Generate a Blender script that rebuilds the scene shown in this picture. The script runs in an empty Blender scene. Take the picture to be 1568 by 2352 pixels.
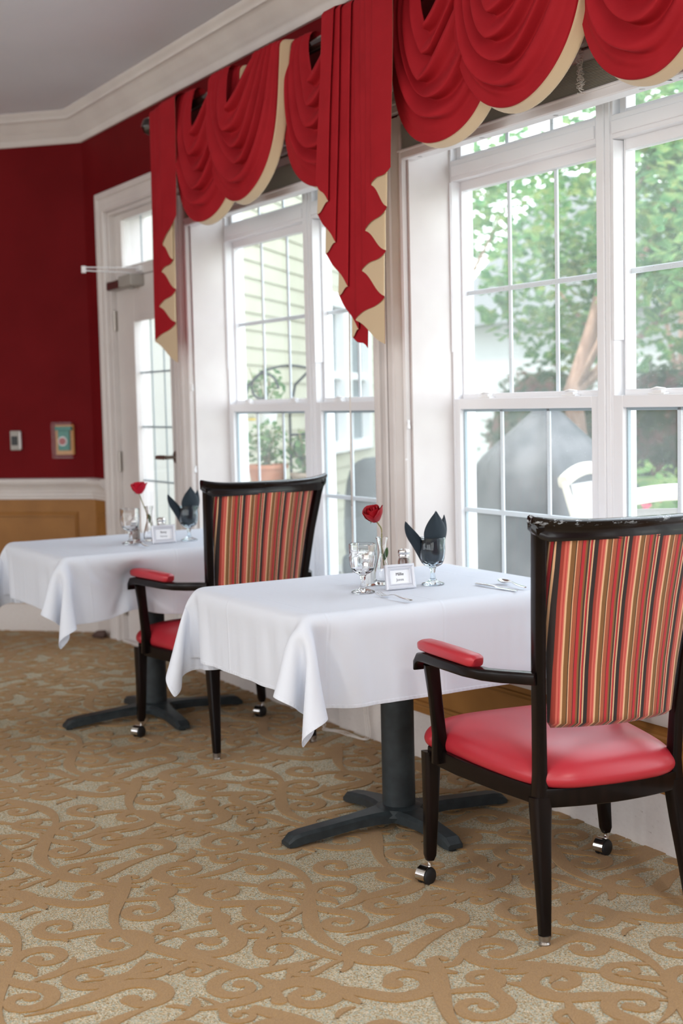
import bpy, bmesh, math, random
import numpy as np
from mathutils import Vector, Matrix
C = bpy.context.scene.collection
PI = math.pi
S2 = 2 ** -0.5

# ------------------------------------------------------------------ camera
def cam_axes(yaw, pitch, roll):
    f = Vector((-math.cos(yaw) * math.cos(pitch), math.sin(yaw) * math.cos(pitch), -math.sin(pitch)))
    r = f.cross(Vector((0, 0, 1))).normalized(); u = r.cross(f)
    c, s = math.cos(roll), math.sin(roll)
    return r * c + u * s, u * c - r * s, f
cam_data = bpy.data.cameras.new('camera')
cam = bpy.data.objects.new('camera', cam_data); C.objects.link(cam)
cr, cu, cf = cam_axes(0.525804, 0.0816781, -0.0231083)
cam.matrix_world = Matrix(((cr.x, cu.x, -cf.x, 0), (cr.y, cu.y, -cf.y, -2.66), (cr.z, cu.z, -cf.z, 1.3), (0, 0, 0, 1)))
cam_data.sensor_fit = 'VERTICAL'; cam_data.sensor_height = 36; cam_data.sensor_width = 24
cam_data.lens = 47.40
cam_data.clip_start = 0.05; cam_data.clip_end = 200
cam_data.dof.use_dof = True; cam_data.dof.focus_distance = 3.55; cam_data.dof.aperture_fstop = 3.2
bpy.context.scene.camera = cam

# ------------------------------------------------------------------ world, sun, exposure
world = bpy.data.worlds.new('world'); bpy.context.scene.world = world
world.use_nodes = True
wn = world.node_tree; wn.nodes.clear()
wo = wn.nodes.new('ShaderNodeOutputWorld'); bg = wn.nodes.new('ShaderNodeBackground')
tc = wn.nodes.new('ShaderNodeTexCoord'); sep = wn.nodes.new('ShaderNodeSeparateXYZ')
rampw = wn.nodes.new('ShaderNodeValToRGB')
rampw.color_ramp.elements[0].position = 0.42; rampw.color_ramp.elements[0].color = (0.78, 0.80, 0.78, 1)
rampw.color_ramp.elements[1].position = 0.75; rampw.color_ramp.elements[1].color = (0.80, 0.90, 1.0, 1)
mr = wn.nodes.new('ShaderNodeMapRange'); mr.inputs['From Min'].default_value = -1
wn.links.new(tc.outputs['Generated'], sep.inputs[0]); wn.links.new(sep.outputs['Z'], mr.inputs['Value'])
wn.links.new(mr.outputs[0], rampw.inputs[0]); wn.links.new(rampw.outputs[0], bg.inputs[0])
bg.inputs[1].default_value = WORLD_STRENGTH = 4.8
wn.links.new(bg.outputs[0], wo.inputs[0])
sun = bpy.data.lights.new('sun', 'SUN'); sun.energy = 3.2; sun.angle = math.radians(6); sun.color = (1, 0.95, 0.86)
sun_o = bpy.data.objects.new('sun', sun); C.objects.link(sun_o)
sun_o.rotation_euler = (math.radians(38), math.radians(12), math.radians(-35))
def portal(name, loc, rot, sx, sy):
    l = bpy.data.lights.new(name, 'AREA'); l.shape = 'RECTANGLE'; l.size = sx; l.size_y = sy
    l.cycles.is_portal = True
    o = bpy.data.objects.new(name, l); C.objects.link(o); o.location = loc; o.rotation_euler = rot
    return o
vs = bpy.context.scene.view_settings
vs.view_transform = 'Standard'; vs.look = 'None'; vs.gamma = 1; vs.use_curve_mapping = False
vs.exposure = 0.12
FILL_LAMP_W = 38.0      # power of the unseen lamps added to fill the room

# ------------------------------------------------------------------ materials
MATS = {}
def mat(name, col, rough=0.5, metal=0.0, spec=0.5, coat=0.0, sheen=0.0, trans=0.0, ior=1.45, alpha=None):
    m = bpy.data.materials.new(name); m.use_nodes = True
    b = m.node_tree.nodes['Principled BSDF']
    b.inputs['Base Color'].default_value = (*col, 1); b.inputs['Roughness'].default_value = rough
    b.inputs['Metallic'].default_value = metal; b.inputs['Specular IOR Level'].default_value = spec
    b.inputs['Coat Weight'].default_value = coat; b.inputs['Coat Roughness'].default_value = 0.1
    b.inputs['Sheen Weight'].default_value = sheen; b.inputs['Transmission Weight'].default_value = trans
    b.inputs['IOR'].default_value = ior
    MATS[name] = m
    return m
def nodes_of(m): return m.node_tree.nodes, m.node_tree.links, m.node_tree.nodes['Principled BSDF']
def tex(m, kind, scale=5, detail=2, coord='Object', map_scale=None, rough=0.5):
    N, L, b = nodes_of(m)
    t = N.new('ShaderNodeTexCoord'); mp = N.new('ShaderNodeMapping')
    if map_scale: mp.inputs['Scale'].default_value = map_scale
    L.new(t.outputs[coord], mp.inputs[0])
    n = N.new(kind)
    n.inputs['Scale'].default_value = scale
    if kind == 'ShaderNodeTexNoise': n.inputs['Detail'].default_value = detail; n.inputs['Roughness'].default_value = rough
    L.new(mp.outputs[0], n.inputs['Vector'])
    return n
def ramp(m, src, stops, interp='LINEAR'):
    N, L, b = nodes_of(m)
    r = N.new('ShaderNodeValToRGB'); r.color_ramp.interpolation = interp
    e = r.color_ramp.elements
    while len(e) < len(stops): e.new(0.5)
    for k, (p, c) in enumerate(stops):
        e[k].position = p; e[k].color = (*c, 1) if len(c) == 3 else c
    L.new(src, r.inputs[0])
    return r
def bump(m, src, strength=0.2, dist=0.01):
    N, L, b = nodes_of(m)
    bp = N.new('ShaderNodeBump'); bp.inputs['Strength'].default_value = strength; bp.inputs['Distance'].default_value = dist
    L.new(src, bp.inputs['Height']); L.new(bp.outputs[0], b.inputs['Normal'])
    return bp
def noisy(m, c0, c1, scale, detail=3, bstr=0.0, dist=0.005, map_scale=None, lo=0.35, hi=0.65):
    n = tex(m, 'ShaderNodeTexNoise', scale, detail, map_scale=map_scale)
    r = ramp(m, n.outputs['Fac'], [(lo, c0), (hi, c1)])
    nodes_of(m)[1].new(r.outputs[0], nodes_of(m)[2].inputs['Base Color'])
    if bstr: bump(m, n.outputs['Fac'], bstr, dist)
    return m

m_red = noisy(mat('red_wall_paint', (0.16, 0.012, 0.014), 0.6, spec=0.06), (0.135, 0.006, 0.008), (0.160, 0.0075, 0.010), 3, bstr=0.03)
m_ochre = noisy(mat('ochre_wall_paint', (0.36, 0.17, 0.045), 0.45, spec=0.3), (0.28, 0.125, 0.032), (0.33, 0.15, 0.04), 6, bstr=0.03)
m_trim = noisy(mat('white_trim_paint', (0.72, 0.68, 0.64), 0.35), (0.65, 0.605, 0.59), (0.71, 0.67, 0.65), 4, bstr=0.02)
m_vinyl = mat('white_window_vinyl', (0.82, 0.82, 0.84), 0.35)
m_muntin = mat('pale_grille_bar', (0.70, 0.77, 0.82), 0.4)
m_ceil = noisy(mat('ceiling_paint', (0.80, 0.85, 0.95), 0.8), (0.79, 0.84, 0.94), (0.82, 0.87, 0.97), 2)
m_base = mat('scuffed_baseboard_paint', (0.5, 0.45, 0.42), 0.45)
n = tex(m_base, 'ShaderNodeTexNoise', 60, 4, map_scale=(1, 1, 1.6), rough=0.7)
r = ramp(m_base, n.outputs['Fac'], [(0.27, (0.16, 0.08, 0.05)), (0.33, (0.60, 0.55, 0.52)), (1, (0.66, 0.62, 0.59))])
nodes_of(m_base)[1].new(r.outputs[0], nodes_of(m_base)[2].inputs['Base Color'])

# window glass: thin pane with dry drops; its dusty film also paints in haze
def glass_pane(name, haze_dust, shine=0.75, base=0.035):
    m = bpy.data.materials.new(name); m.use_nodes = True
    N = m.node_tree.nodes; L = m.node_tree.links; N.clear()
    out = N.new('ShaderNodeOutputMaterial')
    tr = N.new('ShaderNodeBsdfTransparent'); gl = N.new('ShaderNodeBsdfGlossy'); gl.inputs['Roughness'].default_value = 0.02
    lw = N.new('ShaderNodeLayerWeight'); lw.inputs['Blend'].default_value = 0.5
    pw = N.new('ShaderNodeMath'); pw.operation = 'POWER'; pw.inputs[1].default_value = 4.5; L.new(lw.outputs['Facing'], pw.inputs[0])
    fr = N.new('ShaderNodeMath'); fr.operation = 'MULTIPLY_ADD'; fr.inputs[1].default_value = shine; fr.inputs[2].default_value = base; L.new(pw.outputs[0], fr.inputs[0])
    mix = N.new('ShaderNodeMixShader'); L.new(fr.outputs[0], mix.inputs[0]); L.new(tr.outputs[0], mix.inputs[1]); L.new(gl.outputs[0], mix.inputs[2])
    df = N.new('ShaderNodeBsdfDiffuse'); df.inputs['Color'].default_value = (0.9, 0.93, 0.93, 1)
    tl = N.new('ShaderNodeBsdfTranslucent'); tl.inputs['Color'].default_value = (0.9, 0.93, 0.93, 1)
    ad = N.new('ShaderNodeMixShader'); ad.inputs[0].default_value = 0.7
    L.new(df.outputs[0], ad.inputs[1]); L.new(tl.outputs[0], ad.inputs[2])
    t = N.new('ShaderNodeTexCoord')
    n1 = N.new('ShaderNodeTexNoise'); n1.inputs['Scale'].default_value = 2.5; n1.inputs['Detail'].default_value = 4
    n2 = N.new('ShaderNodeTexNoise'); n2.inputs['Scale'].default_value = 260; n2.inputs['Detail'].default_value = 1
    L.new(t.outputs['Object'], n1.inputs['Vector']); L.new(t.outputs['Object'], n2.inputs['Vector'])
    r1 = N.new('ShaderNodeMapRange'); r1.inputs['From Min'].default_value = 0.3; r1.inputs['From Max'].default_value = 0.7
    r1.inputs['To Min'].default_value = haze_dust * 0.6; r1.inputs['To Max'].default_value = haze_dust * 1.4
    L.new(n1.outputs['Fac'], r1.inputs['Value'])
    r2 = N.new('ShaderNodeMapRange'); r2.inputs['From Min'].default_value = 0.66; r2.inputs['From Max'].default_value = 0.76
    r2.inputs['To Max'].default_value = 0.22 if haze_dust > 0 else 0.0
    L.new(n2.outputs['Fac'], r2.inputs['Value'])
    a = N.new('ShaderNodeMath'); a.operation = 'ADD'; L.new(r1.outputs[0], a.inputs[0]); L.new(r2.outputs[0], a.inputs[1])
    mx = N.new('ShaderNodeMixShader'); L.new(a.outputs[0], mx.inputs[0]); L.new(mix.outputs[0], mx.inputs[1]); L.new(ad.outputs[0], mx.inputs[2])
    L.new(mx.outputs[0], out.inputs[0])
    return m
m_glass_up = glass_pane('upper_pane_glass', 0.11)  # film raised to wash out the view with painted-in haze
m_glass_low = glass_pane('dusty_hazy_pane_glass', 0.15)
m_seal = mat('grey_glazing_seal', (0.30, 0.38, 0.42), 0.5)

# fabrics
m_swag = mat('crimson_curtain_fabric', (0.36, 0.012, 0.022), 0.75, spec=0.25, sheen=0.0)
n = tex(m_swag, 'ShaderNodeTexNoise', 9, 4, map_scale=(1, 1, 1)); n2 = tex(m_swag, 'ShaderNodeTexNoise', 220, 2, map_scale=(0.12, 1, 1))
r = ramp(m_swag, n.outputs['Fac'], [(0.3, (0.33, 0.007, 0.014)), (0.7, (0.38, 0.010, 0.018))])
nodes_of(m_swag)[1].new(r.outputs[0], nodes_of(m_swag)[2].inputs['Base Color']); bump(m_swag, n2.outputs['Fac'], 0.25, 0.001)
m_lining = mat('beige_lining_fabric', (0.62, 0.47, 0.30), 0.75, sheen=0.2)
n = tex(m_lining, 'ShaderNodeTexNoise', 260, 2, map_scale=(0.2, 1, 1)); bump(m_lining, n.outputs['Fac'], 0.25, 0.001)
m_cloth = mat('white_tablecloth_fabric', (0.66, 0.695, 0.77), 0.8, spec=0.25)
N, L, b = nodes_of(m_cloth)
# sharp ironed fold lines, laid out in the cloth's own coordinates
uvn = N.new('ShaderNodeUVMap'); uvn.uv_map = 'cloth'; sp = N.new('ShaderNodeSeparateXYZ'); L.new(uvn.outputs[0], sp.inputs[0])
hs_ = []
for ax_, per in (('X', 0.90), ('Y', 0.37)):
    pp = N.new('ShaderNodeMath'); pp.operation = 'PINGPONG'; pp.inputs[1].default_value = per / 2; L.new(sp.outputs[ax_], pp.inputs[0])
    mrr = N.new('ShaderNodeMapRange'); mrr.interpolation_type = 'SMOOTHSTEP'; mrr.inputs['From Min'].default_value = 0.0; mrr.inputs['From Max'].default_value = 0.007; mrr.inputs['To Min'].default_value = 1; mrr.inputs['To Max'].default_value = 0
    L.new(pp.outputs[0], mrr.inputs['Value']); hs_.append(mrr)
nn = tex(m_cloth, 'ShaderNodeTexNoise', 14, 3)
ad_ = N.new('ShaderNodeMath'); ad_.operation = 'MAXIMUM'; L.new(hs_[0].outputs[0], ad_.inputs[0]); L.new(hs_[1].outputs[0], ad_.inputs[1])
ma_ = N.new('ShaderNodeMath'); ma_.operation = 'MULTIPLY_ADD'; ma_.inputs[1].default_value = 0.8; L.new(nn.outputs['Fac'], ma_.inputs[0]); L.new(ad_.outputs[0], ma_.inputs[2])
# doubled, slightly puckered hem
uve = N.new('ShaderNodeUVMap'); uve.uv_map = 'edge'; spe = N.new('ShaderNodeSeparateXYZ'); L.new(uve.outputs[0], spe.inputs[0])
hm = N.new('ShaderNodeMapRange'); hm.interpolation_type = 'SMOOTHSTEP'; hm.inputs['From Min'].default_value = 0.009; hm.inputs['From Max'].default_value = 0.013; hm.inputs['To Min'].default_value = 1.0; hm.inputs['To Max'].default_value = 0.0
L.new(spe.outputs['X'], hm.inputs['Value'])
wv = N.new('ShaderNodeMath'); wv.operation = 'SINE'; wm_ = N.new('ShaderNodeMath'); wm_.operation = 'MULTIPLY'; wm_.inputs[1].default_value = 420; L.new(spe.outputs['Y'], wm_.inputs[0]); L.new(wm_.outputs[0], wv.inputs[0])
wa = N.new('ShaderNodeMath'); wa.operation = 'MULTIPLY_ADD'; wa.inputs[1].default_value = 0.35; wa.inputs[2].default_value = 0.9; L.new(wv.outputs[0], wa.inputs[0])
hh_ = N.new('ShaderNodeMath'); hh_.operation = 'MULTIPLY'; L.new(hm.outputs[0], hh_.inputs[0]); L.new(wa.outputs[0], hh_.inputs[1])
ht = N.new('ShaderNodeMath'); ht.operation = 'ADD'; L.new(hh_.outputs[0], ht.inputs[0]); L.new(ma_.outputs[0], ht.inputs[1])
bump(m_cloth, ht.outputs[0], 0.45, 0.0018)
m_napkin = mat('charcoal_napkin_fabric', (0.018, 0.028, 0.038), 0.75, spec=0.25, sheen=0.08)
n = tex(m_napkin, 'ShaderNodeTexNoise', 600, 1); bump(m_napkin, n.outputs['Fac'], 0.3, 0.0006)
m_vinyl_red = mat('red_vinyl', (0.42, 0.022, 0.035), 0.36, spec=0.6)
n = tex(m_vinyl_red, 'ShaderNodeTexNoise', 420, 2); bump(m_vinyl_red, n.outputs['Fac'], 0.08, 0.0006)
m_shade = mat('taupe_shade_fabric', (0.60, 0.56, 0.50), 0.85)
N, L, b = nodes_of(m_shade)
tl_ = N.new('ShaderNodeBsdfTranslucent'); tl_.inputs[0].default_value = (0.62, 0.58, 0.52, 1); mx_ = N.new('ShaderNodeMixShader'); mx_.inputs[0].default_value = 0.30
L.new(b.outputs[0], mx_.inputs[1]); L.new(tl_.outputs[0], mx_.inputs[2]); L.new(mx_.outputs[0], N['Material Output'].inputs[0])

# chairs
m_wood = mat('dark_espresso_wood', (0.012, 0.007, 0.006), 0.26, spec=0.22, coat=0.08)
n = tex(m_wood, 'ShaderNodeTexNoise', 40, 4, map_scale=(1, 1, 0.08))
r = ramp(m_wood, n.outputs['Fac'], [(0.35, (0.003, 0.002, 0.002)), (0.7, (0.009, 0.0045, 0.004))])
nodes_of(m_wood)[1].new(r.outputs[0], nodes_of(m_wood)[2].inputs['Base Color'])
def worn_wood(name, amount):
    m = mat(name, (0.006, 0.004, 0.004), 0.22, spec=0.35, coat=0.25)
    N, L, b = nodes_of(m)
    n = tex(m, 'ShaderNodeTexNoise', 26, 6, map_scale=(1, 1, 2.6), rough=0.75)
    t = N.new('ShaderNodeTexCoord'); s = N.new('ShaderNodeSeparateXYZ'); L.new(t.outputs['Object'], s.inputs[0])
    a = N.new('ShaderNodeMapRange'); a.inputs['From Min'].default_value = 1.004; a.inputs['From Max'].default_value = 1.018
    L.new(s.outputs['Z'], a.inputs['Value'])
    th = N.new('ShaderNodeMapRange'); th.inputs['From Min'].default_value = amount; th.inputs['From Max'].default_value = amount + 0.03
    L.new(n.outputs['Fac'], th.inputs['Value'])
    mu = N.new('ShaderNodeMath'); mu.operation = 'MULTIPLY'; L.new(a.outputs[0], mu.inputs[0]); L.new(th.outputs[0], mu.inputs[1])
    mx = N.new('ShaderNodeMix'); mx.data_type = 'RGBA'
    mx.inputs[6].default_value = (0.005, 0.003, 0.003, 1); mx.inputs[7].default_value = (0.42, 0.45, 0.48, 1)
    L.new(mu.outputs[0], mx.inputs[0]); L.new(mx.outputs[2], b.inputs['Base Color'])
    return m
m_wood_worn = worn_wood('worn_espresso_top_rail', 0.55)
m_wood_chip = worn_wood('lightly_chipped_espresso_top_rail', 0.64)
m_stripe = mat('multicolour_stripe_upholstery', (0.5, 0.2, 0.1), 0.8, sheen=0.15)
N, L, b = nodes_of(m_stripe)
uvn = N.new('ShaderNodeUVMap'); uvn.uv_map = 'uv'
sp = N.new('ShaderNodeSeparateXYZ'); L.new(uvn.outputs[0], sp.inputs[0])
ml = N.new('ShaderNodeMath'); ml.operation = 'MULTIPLY'; ml.inputs[1].default_value = -1 / 0.081; L.new(sp.outputs['X'], ml.inputs[0])
fc = N.new('ShaderNodeMath'); fc.operation = 'FRACT'; L.new(ml.outputs[0], fc.inputs[0])
dk = (0.022, 0.013, 0.012); rs = (0.30, 0.035, 0.022); cm = (0.42, 0.020, 0.028); sl = (0.55, 0.12, 0.085)
pe = (0.70, 0.42, 0.24); ol = (0.20, 0.088, 0.026); ru = (0.40, 0.095, 0.042); br = (0.075, 0.042, 0.028)
seq = [(0, dk), (.075, rs), (.165, sl), (.225, cm), (.245, sl), (.285, pe), (.335, ol), (.45, dk), (.475, pe), (.50, ru), (.525, br), (.535, ru), (.575, br), (.585, ru), (.61, dk),
       (.63, cm), (.72, ol), (.775, dk), (.80, br), (.83, pe), (.85, cm), (.90, dk), (.915, pe), (.955, dk)]
rr = ramp(m_stripe, fc.outputs[0], seq, 'CONSTANT')
L.new(rr.outputs[0], b.inputs['Base Color'])
n = tex(m_stripe, 'ShaderNodeTexNoise', 500, 2); bump(m_stripe, n.outputs['Fac'], 0.2, 0.0006)

m_iron = noisy(mat('black_cast_iron', (0.02, 0.026, 0.03), 0.5), (0.014, 0.019, 0.022), (0.024, 0.032, 0.036), 30, bstr=0.05)
m_chrome = mat('chrome', (0.72, 0.70, 0.68), 0.16, metal=1)
m_nickel = mat('dull_nickel', (0.40, 0.37, 0.34), 0.35, metal=1)
m_steel = mat('cutlery_steel', (0.78, 0.78, 0.78), 0.1, metal=1)
m_rubber = mat('black_rubber', (0.010, 0.010, 0.011), 0.55)
m_clear = mat('clear_glass', (1, 1, 1), 0.0, trans=1.0, ior=1.45)
m_clear_blue = mat('blue_tinted_glass', (0.86, 0.95, 1.0), 0.0, trans=1.0, ior=1.45)
m_rose = mat('deep_red_petal', (0.30, 0.002, 0.008), 0.5, spec=0.3)
m_rose2 = mat('pinkish_red_petal', (0.46, 0.004, 0.022), 0.5, spec=0.3)
m_stem = noisy(mat('green_stem', (0.16, 0.20, 0.05), 0.5), (0.10, 0.16, 0.04), (0.30, 0.22, 0.09), 30)
m_leafg = mat('green_rose_leaf', (0.05, 0.10, 0.03), 0.5)
m_pepper = noisy(mat('ground_pepper', (0.15, 0.08, 0.06), 0.9), (0.06, 0.03, 0.025), (0.36, 0.22, 0.17), 900, 1)
m_salt = mat('white_salt', (0.85, 0.87, 0.9), 0.8)
m_silver = mat('silver_frame_paint', (0.66, 0.67, 0.72), 0.35, metal=0.25)
m_card = mat('white_card', (0.83, 0.84, 0.87), 0.5)
m_ink = mat('black_ink', (0.03, 0.03, 0.035), 0.7)
m_inkg = mat('grey_ink', (0.22, 0.22, 0.24), 0.7)
m_rod = mat('dark_bronze_rod', (0.018, 0.008, 0.006), 0.25, spec=0.7, coat=0.5)
m_cord = mat('white_cord', (0.74, 0.70, 0.66), 0.7)
m_tassel = mat('white_plastic', (0.85, 0.85, 0.86), 0.35)
m_clearpl = glass_pane('clear_plastic', 0.0, 0.25, 0.008)
m_greenpl = mat('green_alarm_housing', (0.0, 0.16, 0.12), 0.4)
m_orange = mat('ochre_backplate', (0.50, 0.24, 0.07), 0.5)
m_grey = mat('grey_reader_housing', (0.36, 0.34, 0.31), 0.5)
m_black = mat('black_plastic', (0.008, 0.008, 0.009), 0.4)
m_btn = mat('dark_red_button', (0.30, 0.03, 0.03), 0.4)

# outdoors
m_siding = noisy(mat('pale_yellow_siding', (0.50, 0.48, 0.36), 0.6), (0.47, 0.45, 0.34), (0.51, 0.49, 0.37), 3)
m_extwhite = mat('white_exterior_trim', (0.85, 0.85, 0.84), 0.5)
m_extglass = mat('dark_far_window_glass', (0.10, 0.14, 0.15), 0.08, spec=0.8)
m_roof = mat('grey_roof_shingle', (0.17, 0.18, 0.185), 0.8)
m_farwall = mat('pale_grey_far_wall', (0.30, 0.31, 0.31), 0.8)
m_paving = noisy(mat('pale_patio_concrete', (0.55, 0.52, 0.47), 0.8), (0.34, 0.33, 0.30), (0.42, 0.40, 0.37), 4, bstr=0.1)
m_grass = noisy(mat('lawn_green', (0.12, 0.22, 0.06), 0.9), (0.10, 0.19, 0.05), (0.18, 0.30, 0.09), 12)
m_bark = noisy(mat('pinkish_brown_bark', (0.36, 0.22, 0.16), 0.9), (0.26, 0.16, 0.12), (0.46, 0.30, 0.23), 20, bstr=0.3, map_scale=(1, 1, 0.2))
def leafmat(name, cs, scale=1.6):
    m = bpy.data.materials.new(name); m.use_nodes = True
    N = m.node_tree.nodes; L = m.node_tree.links; N.clear()
    out = N.new('ShaderNodeOutputMaterial'); df = N.new('ShaderNodeBsdfDiffuse'); tl = N.new('ShaderNodeBsdfTranslucent')
    mx = N.new('ShaderNodeMixShader'); mx.inputs[0].default_value = 0.45
    t = N.new('ShaderNodeTexCoord'); n1 = N.new('ShaderNodeTexNoise'); n1.inputs['Scale'].default_value = scale * 4
    L.new(t.outputs['Object'], n1.inputs['Vector'])
    r = N.new('ShaderNodeValToRGB'); e = r.color_ramp.elements
    while len(e) < len(cs): e.new(0.5)
    for k, c in enumerate(cs): e[k].position = 0.32 + 0.36 * k / (len(cs) - 1); e[k].color = (*c, 1)
    L.new(n1.outputs['Fac'], r.inputs[0]); L.new(r.outputs[0], df.inputs[0]); L.new(r.outputs[0], tl.inputs[0])
    L.new(df.outputs[0], mx.inputs[1]); L.new(tl.outputs[0], mx.inputs[2]); L.new(mx.outputs[0], out.inputs[0])
    return m
m_leaf = leafmat('bright_tree_leaf', [(0.08, 0.21, 0.09), (0.16, 0.31, 0.12), (0.36, 0.42, 0.16)])
m_leafdark = leafmat('dark_shrub_leaf', [(0.05, 0.09, 0.05), (0.10, 0.14, 0.08), (0.26, 0.14, 0.12)])
m_hedge = leafmat('light_hedge_leaf', [(0.07, 0.18, 0.06), (0.15, 0.28, 0.10), (0.30, 0.36, 0.15)])
m_flower = mat('pink_flower', (0.75, 0.10, 0.22), 0.6)
m_yflower = mat('yellow_flower', (0.85, 0.60, 0.08), 0.6)
m_cover = noisy(mat('grey_grill_cover', (0.08, 0.09, 0.10), 0.6), (0.040, 0.045, 0.050), (0.10, 0.10, 0.105), 5)
m_beige = mat('cream_patio_chair_frame', (0.85, 0.78, 0.66), 0.4)
m_mesh = mat('grey_sling_fabric', (0.42, 0.41, 0.40), 0.8)
m_wicker = mat('charcoal_patio_chair', (0.035, 0.042, 0.045), 0.7)
m_terra = noisy(mat('terracotta', (0.62, 0.24, 0.12), 0.8), (0.58, 0.22, 0.11), (0.68, 0.28, 0.15), 8)
m_tanpot = mat('tan_planter', (0.48, 0.36, 0.26), 0.8)

# ------------------------------------------------------------------ mesh helpers
class MB:
    def __init__(s): s.v = []; s.f = []; s.m = []; s.uv = {}
    def add(s, vs, fs, mi=0):
        o = len(s.v); s.v += [tuple(p) for p in vs]
        for f in fs: s.f.append(tuple(i + o for i in f)); s.m.append(mi)
        return o
    def box(s, x0, x1, y0, y1, z0, z1, mi=0):
        v = [(x, y, z) for z in (z0, z1) for y in (y0, y1) for x in (x0, x1)]
        s.add(v, [(0, 2, 3, 1), (4, 5, 7, 6), (0, 1, 5, 4), (2, 6, 7, 3), (0, 4, 6, 2), (1, 3, 7, 5)], mi)
    def pane(s, x0, x1, y0, y1, z0, z1): s.add([(x0, y0, z0), (x1, y0, z0), (x1, y0, z1), (x0, y0, z1)], [(0, 1, 2, 3)])
    def loft(s, rings, closed=True, caps=True, mi=0, loop=False):
        n = len(rings[0]); o = len(s.v)
        for r in rings: s.v += [tuple(p) for p in r]
        k = len(rings); seg = n if closed else n - 1
        for i in range(k if loop else k - 1):
            i2 = (i + 1) % k
            for j in range(seg):
                j2 = (j + 1) % n
                s.f.append((o + i * n + j, o + i * n + j2, o + i2 * n + j2, o + i2 * n + j)); s.m.append(mi)
        if caps and closed and not loop:
            s.f.append(tuple(o + j for j in reversed(range(n)))); s.m.append(mi)
            s.f.append(tuple(o + (k - 1) * n + j for j in range(n))); s.m.append(mi)
    def lathe(s, prof, c=(0, 0, 0), n=32, mi=0, caps=True, fac=None):
        rings = []
        for (r, z) in prof:
            rings.append([(c[0] + (r * (fac(r, z, 2 * PI * j / n) if fac else 1)) * math.cos(2 * PI * j / n),
                           c[1] + (r * (fac(r, z, 2 * PI * j / n) if fac else 1)) * math.sin(2 * PI * j / n), c[2] + z) for j in range(n)])
        s.loft(rings, True, caps, mi)
    def sweep(s, path, sizes, up=(0, 0, 1), n=12, p=4.0, mi=0, caps=True, round_ends=False):
        path = [Vector(q) for q in path]; rings = []
        up = Vector(up)
        K = len(path)
        for i, q in enumerate(path):
            t = (path[min(i + 1, K - 1)] - path[max(i - 1, 0)]).normalized()
            side = t.cross(up)
            if side.length < 1e-4: side = t.cross(Vector((0, 1, 0)))
            side.normalize(); u = side.cross(t)
            w, h = sizes[i] if isinstance(sizes, list) else sizes
            ring = []
            for j in range(n):
                a = 2 * PI * (j + 0.5) / n
                ca, sa = math.cos(a), math.sin(a)
                ring.append(q + side * (0.5 * w * math.copysign(abs(ca) ** (2 / p), ca)) + u * (0.5 * h * math.copysign(abs(sa) ** (2 / p), sa)))
            rings.append(ring)
        s.loft(rings, True, caps, mi)
    def tube(s, path, r, n=8, mi=0):
        s.sweep(path, [(2 * (r[i] if isinstance(r, (list, tuple)) else r),) * 2 for i in range(len(path))], n=n, p=2.0, mi=mi)
    def grid(s, P, mi=0):
        R, Cc = len(P), len(P[0]); o = len(s.v)
        for row in P: s.v += [tuple(p) for p in row]
        for i in range(R - 1):
            for j in range(Cc - 1):
                s.f.append((o + i * Cc + j, o + i * Cc + j + 1, o + (i + 1) * Cc + j + 1, o + (i + 1) * Cc + j)); s.m.append(mi)
    def build(s, name, mats, parent=None, smooth=True, angle=35, loc=None, bevel=0, solid=0, subsurf=0):
        me = bpy.data.meshes.new(name); me.from_pydata(s.v, [], s.f)
        for mm in (mats if isinstance(mats, (list, tuple)) else [mats]): me.materials.append(mm)
        if any(s.m): me.polygons.foreach_set('material_index', s.m)
        bm = bmesh.new(); bm.from_mesh(me); bmesh.ops.recalc_face_normals(bm, faces=bm.faces)
        if smooth:
            for f in bm.faces: f.smooth = True
            ca = math.radians(angle)
            for e in bm.edges:
                if len(e.link_faces) == 2 and e.calc_face_angle(0) > ca: e.smooth = False
        bm.to_mesh(me); bm.free()
        o = bpy.data.objects.new(name, me); C.objects.link(o)
        if parent: o.parent = parent
        if loc: o.location = loc
        if bevel:
            b = o.modifiers.new('bevel', 'BEVEL'); b.width = bevel; b.segments = 2; b.limit_method = 'ANGLE'; b.angle_limit = math.radians(40)
            b.harden_normals = False
        if solid:
            b = o.modifiers.new('solid', 'SOLIDIFY'); b.thickness = solid; b.offset = 0
        if subsurf:
            b = o.modifiers.new('sub', 'SUBSURF'); b.levels = subsurf; b.render_levels = subsurf
        return o
def box_obj(name, m, parent, *a, bevel=0.002):
    b = MB(); b.box(*a); return b.build(name, m, parent, smooth=True, angle=30, bevel=bevel)
def tag(o, label=None, cat=None, group=None, kind=None):
    if label: o['label'] = label
    if cat: o['category'] = cat
    if group: o['group'] = group
    if kind: o['kind'] = kind
    return o
def empty(name, loc=(0, 0, 0), rz=0, **k):
    o = bpy.data.objects.new(name, None); C.objects.link(o); o.location = loc; o.rotation_euler = (0, 0, rz)
    o.empty_display_size = 0.1
    return tag(o, **k)
def children(o): return [c for c in bpy.data.objects if c.parent == o]
def copy_tree(o, parent=None):
    c = o.copy(); C.objects.link(c)
    if parent: c.parent = parent
    for ch in children(o): copy_tree(ch, c)
    return c
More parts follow.
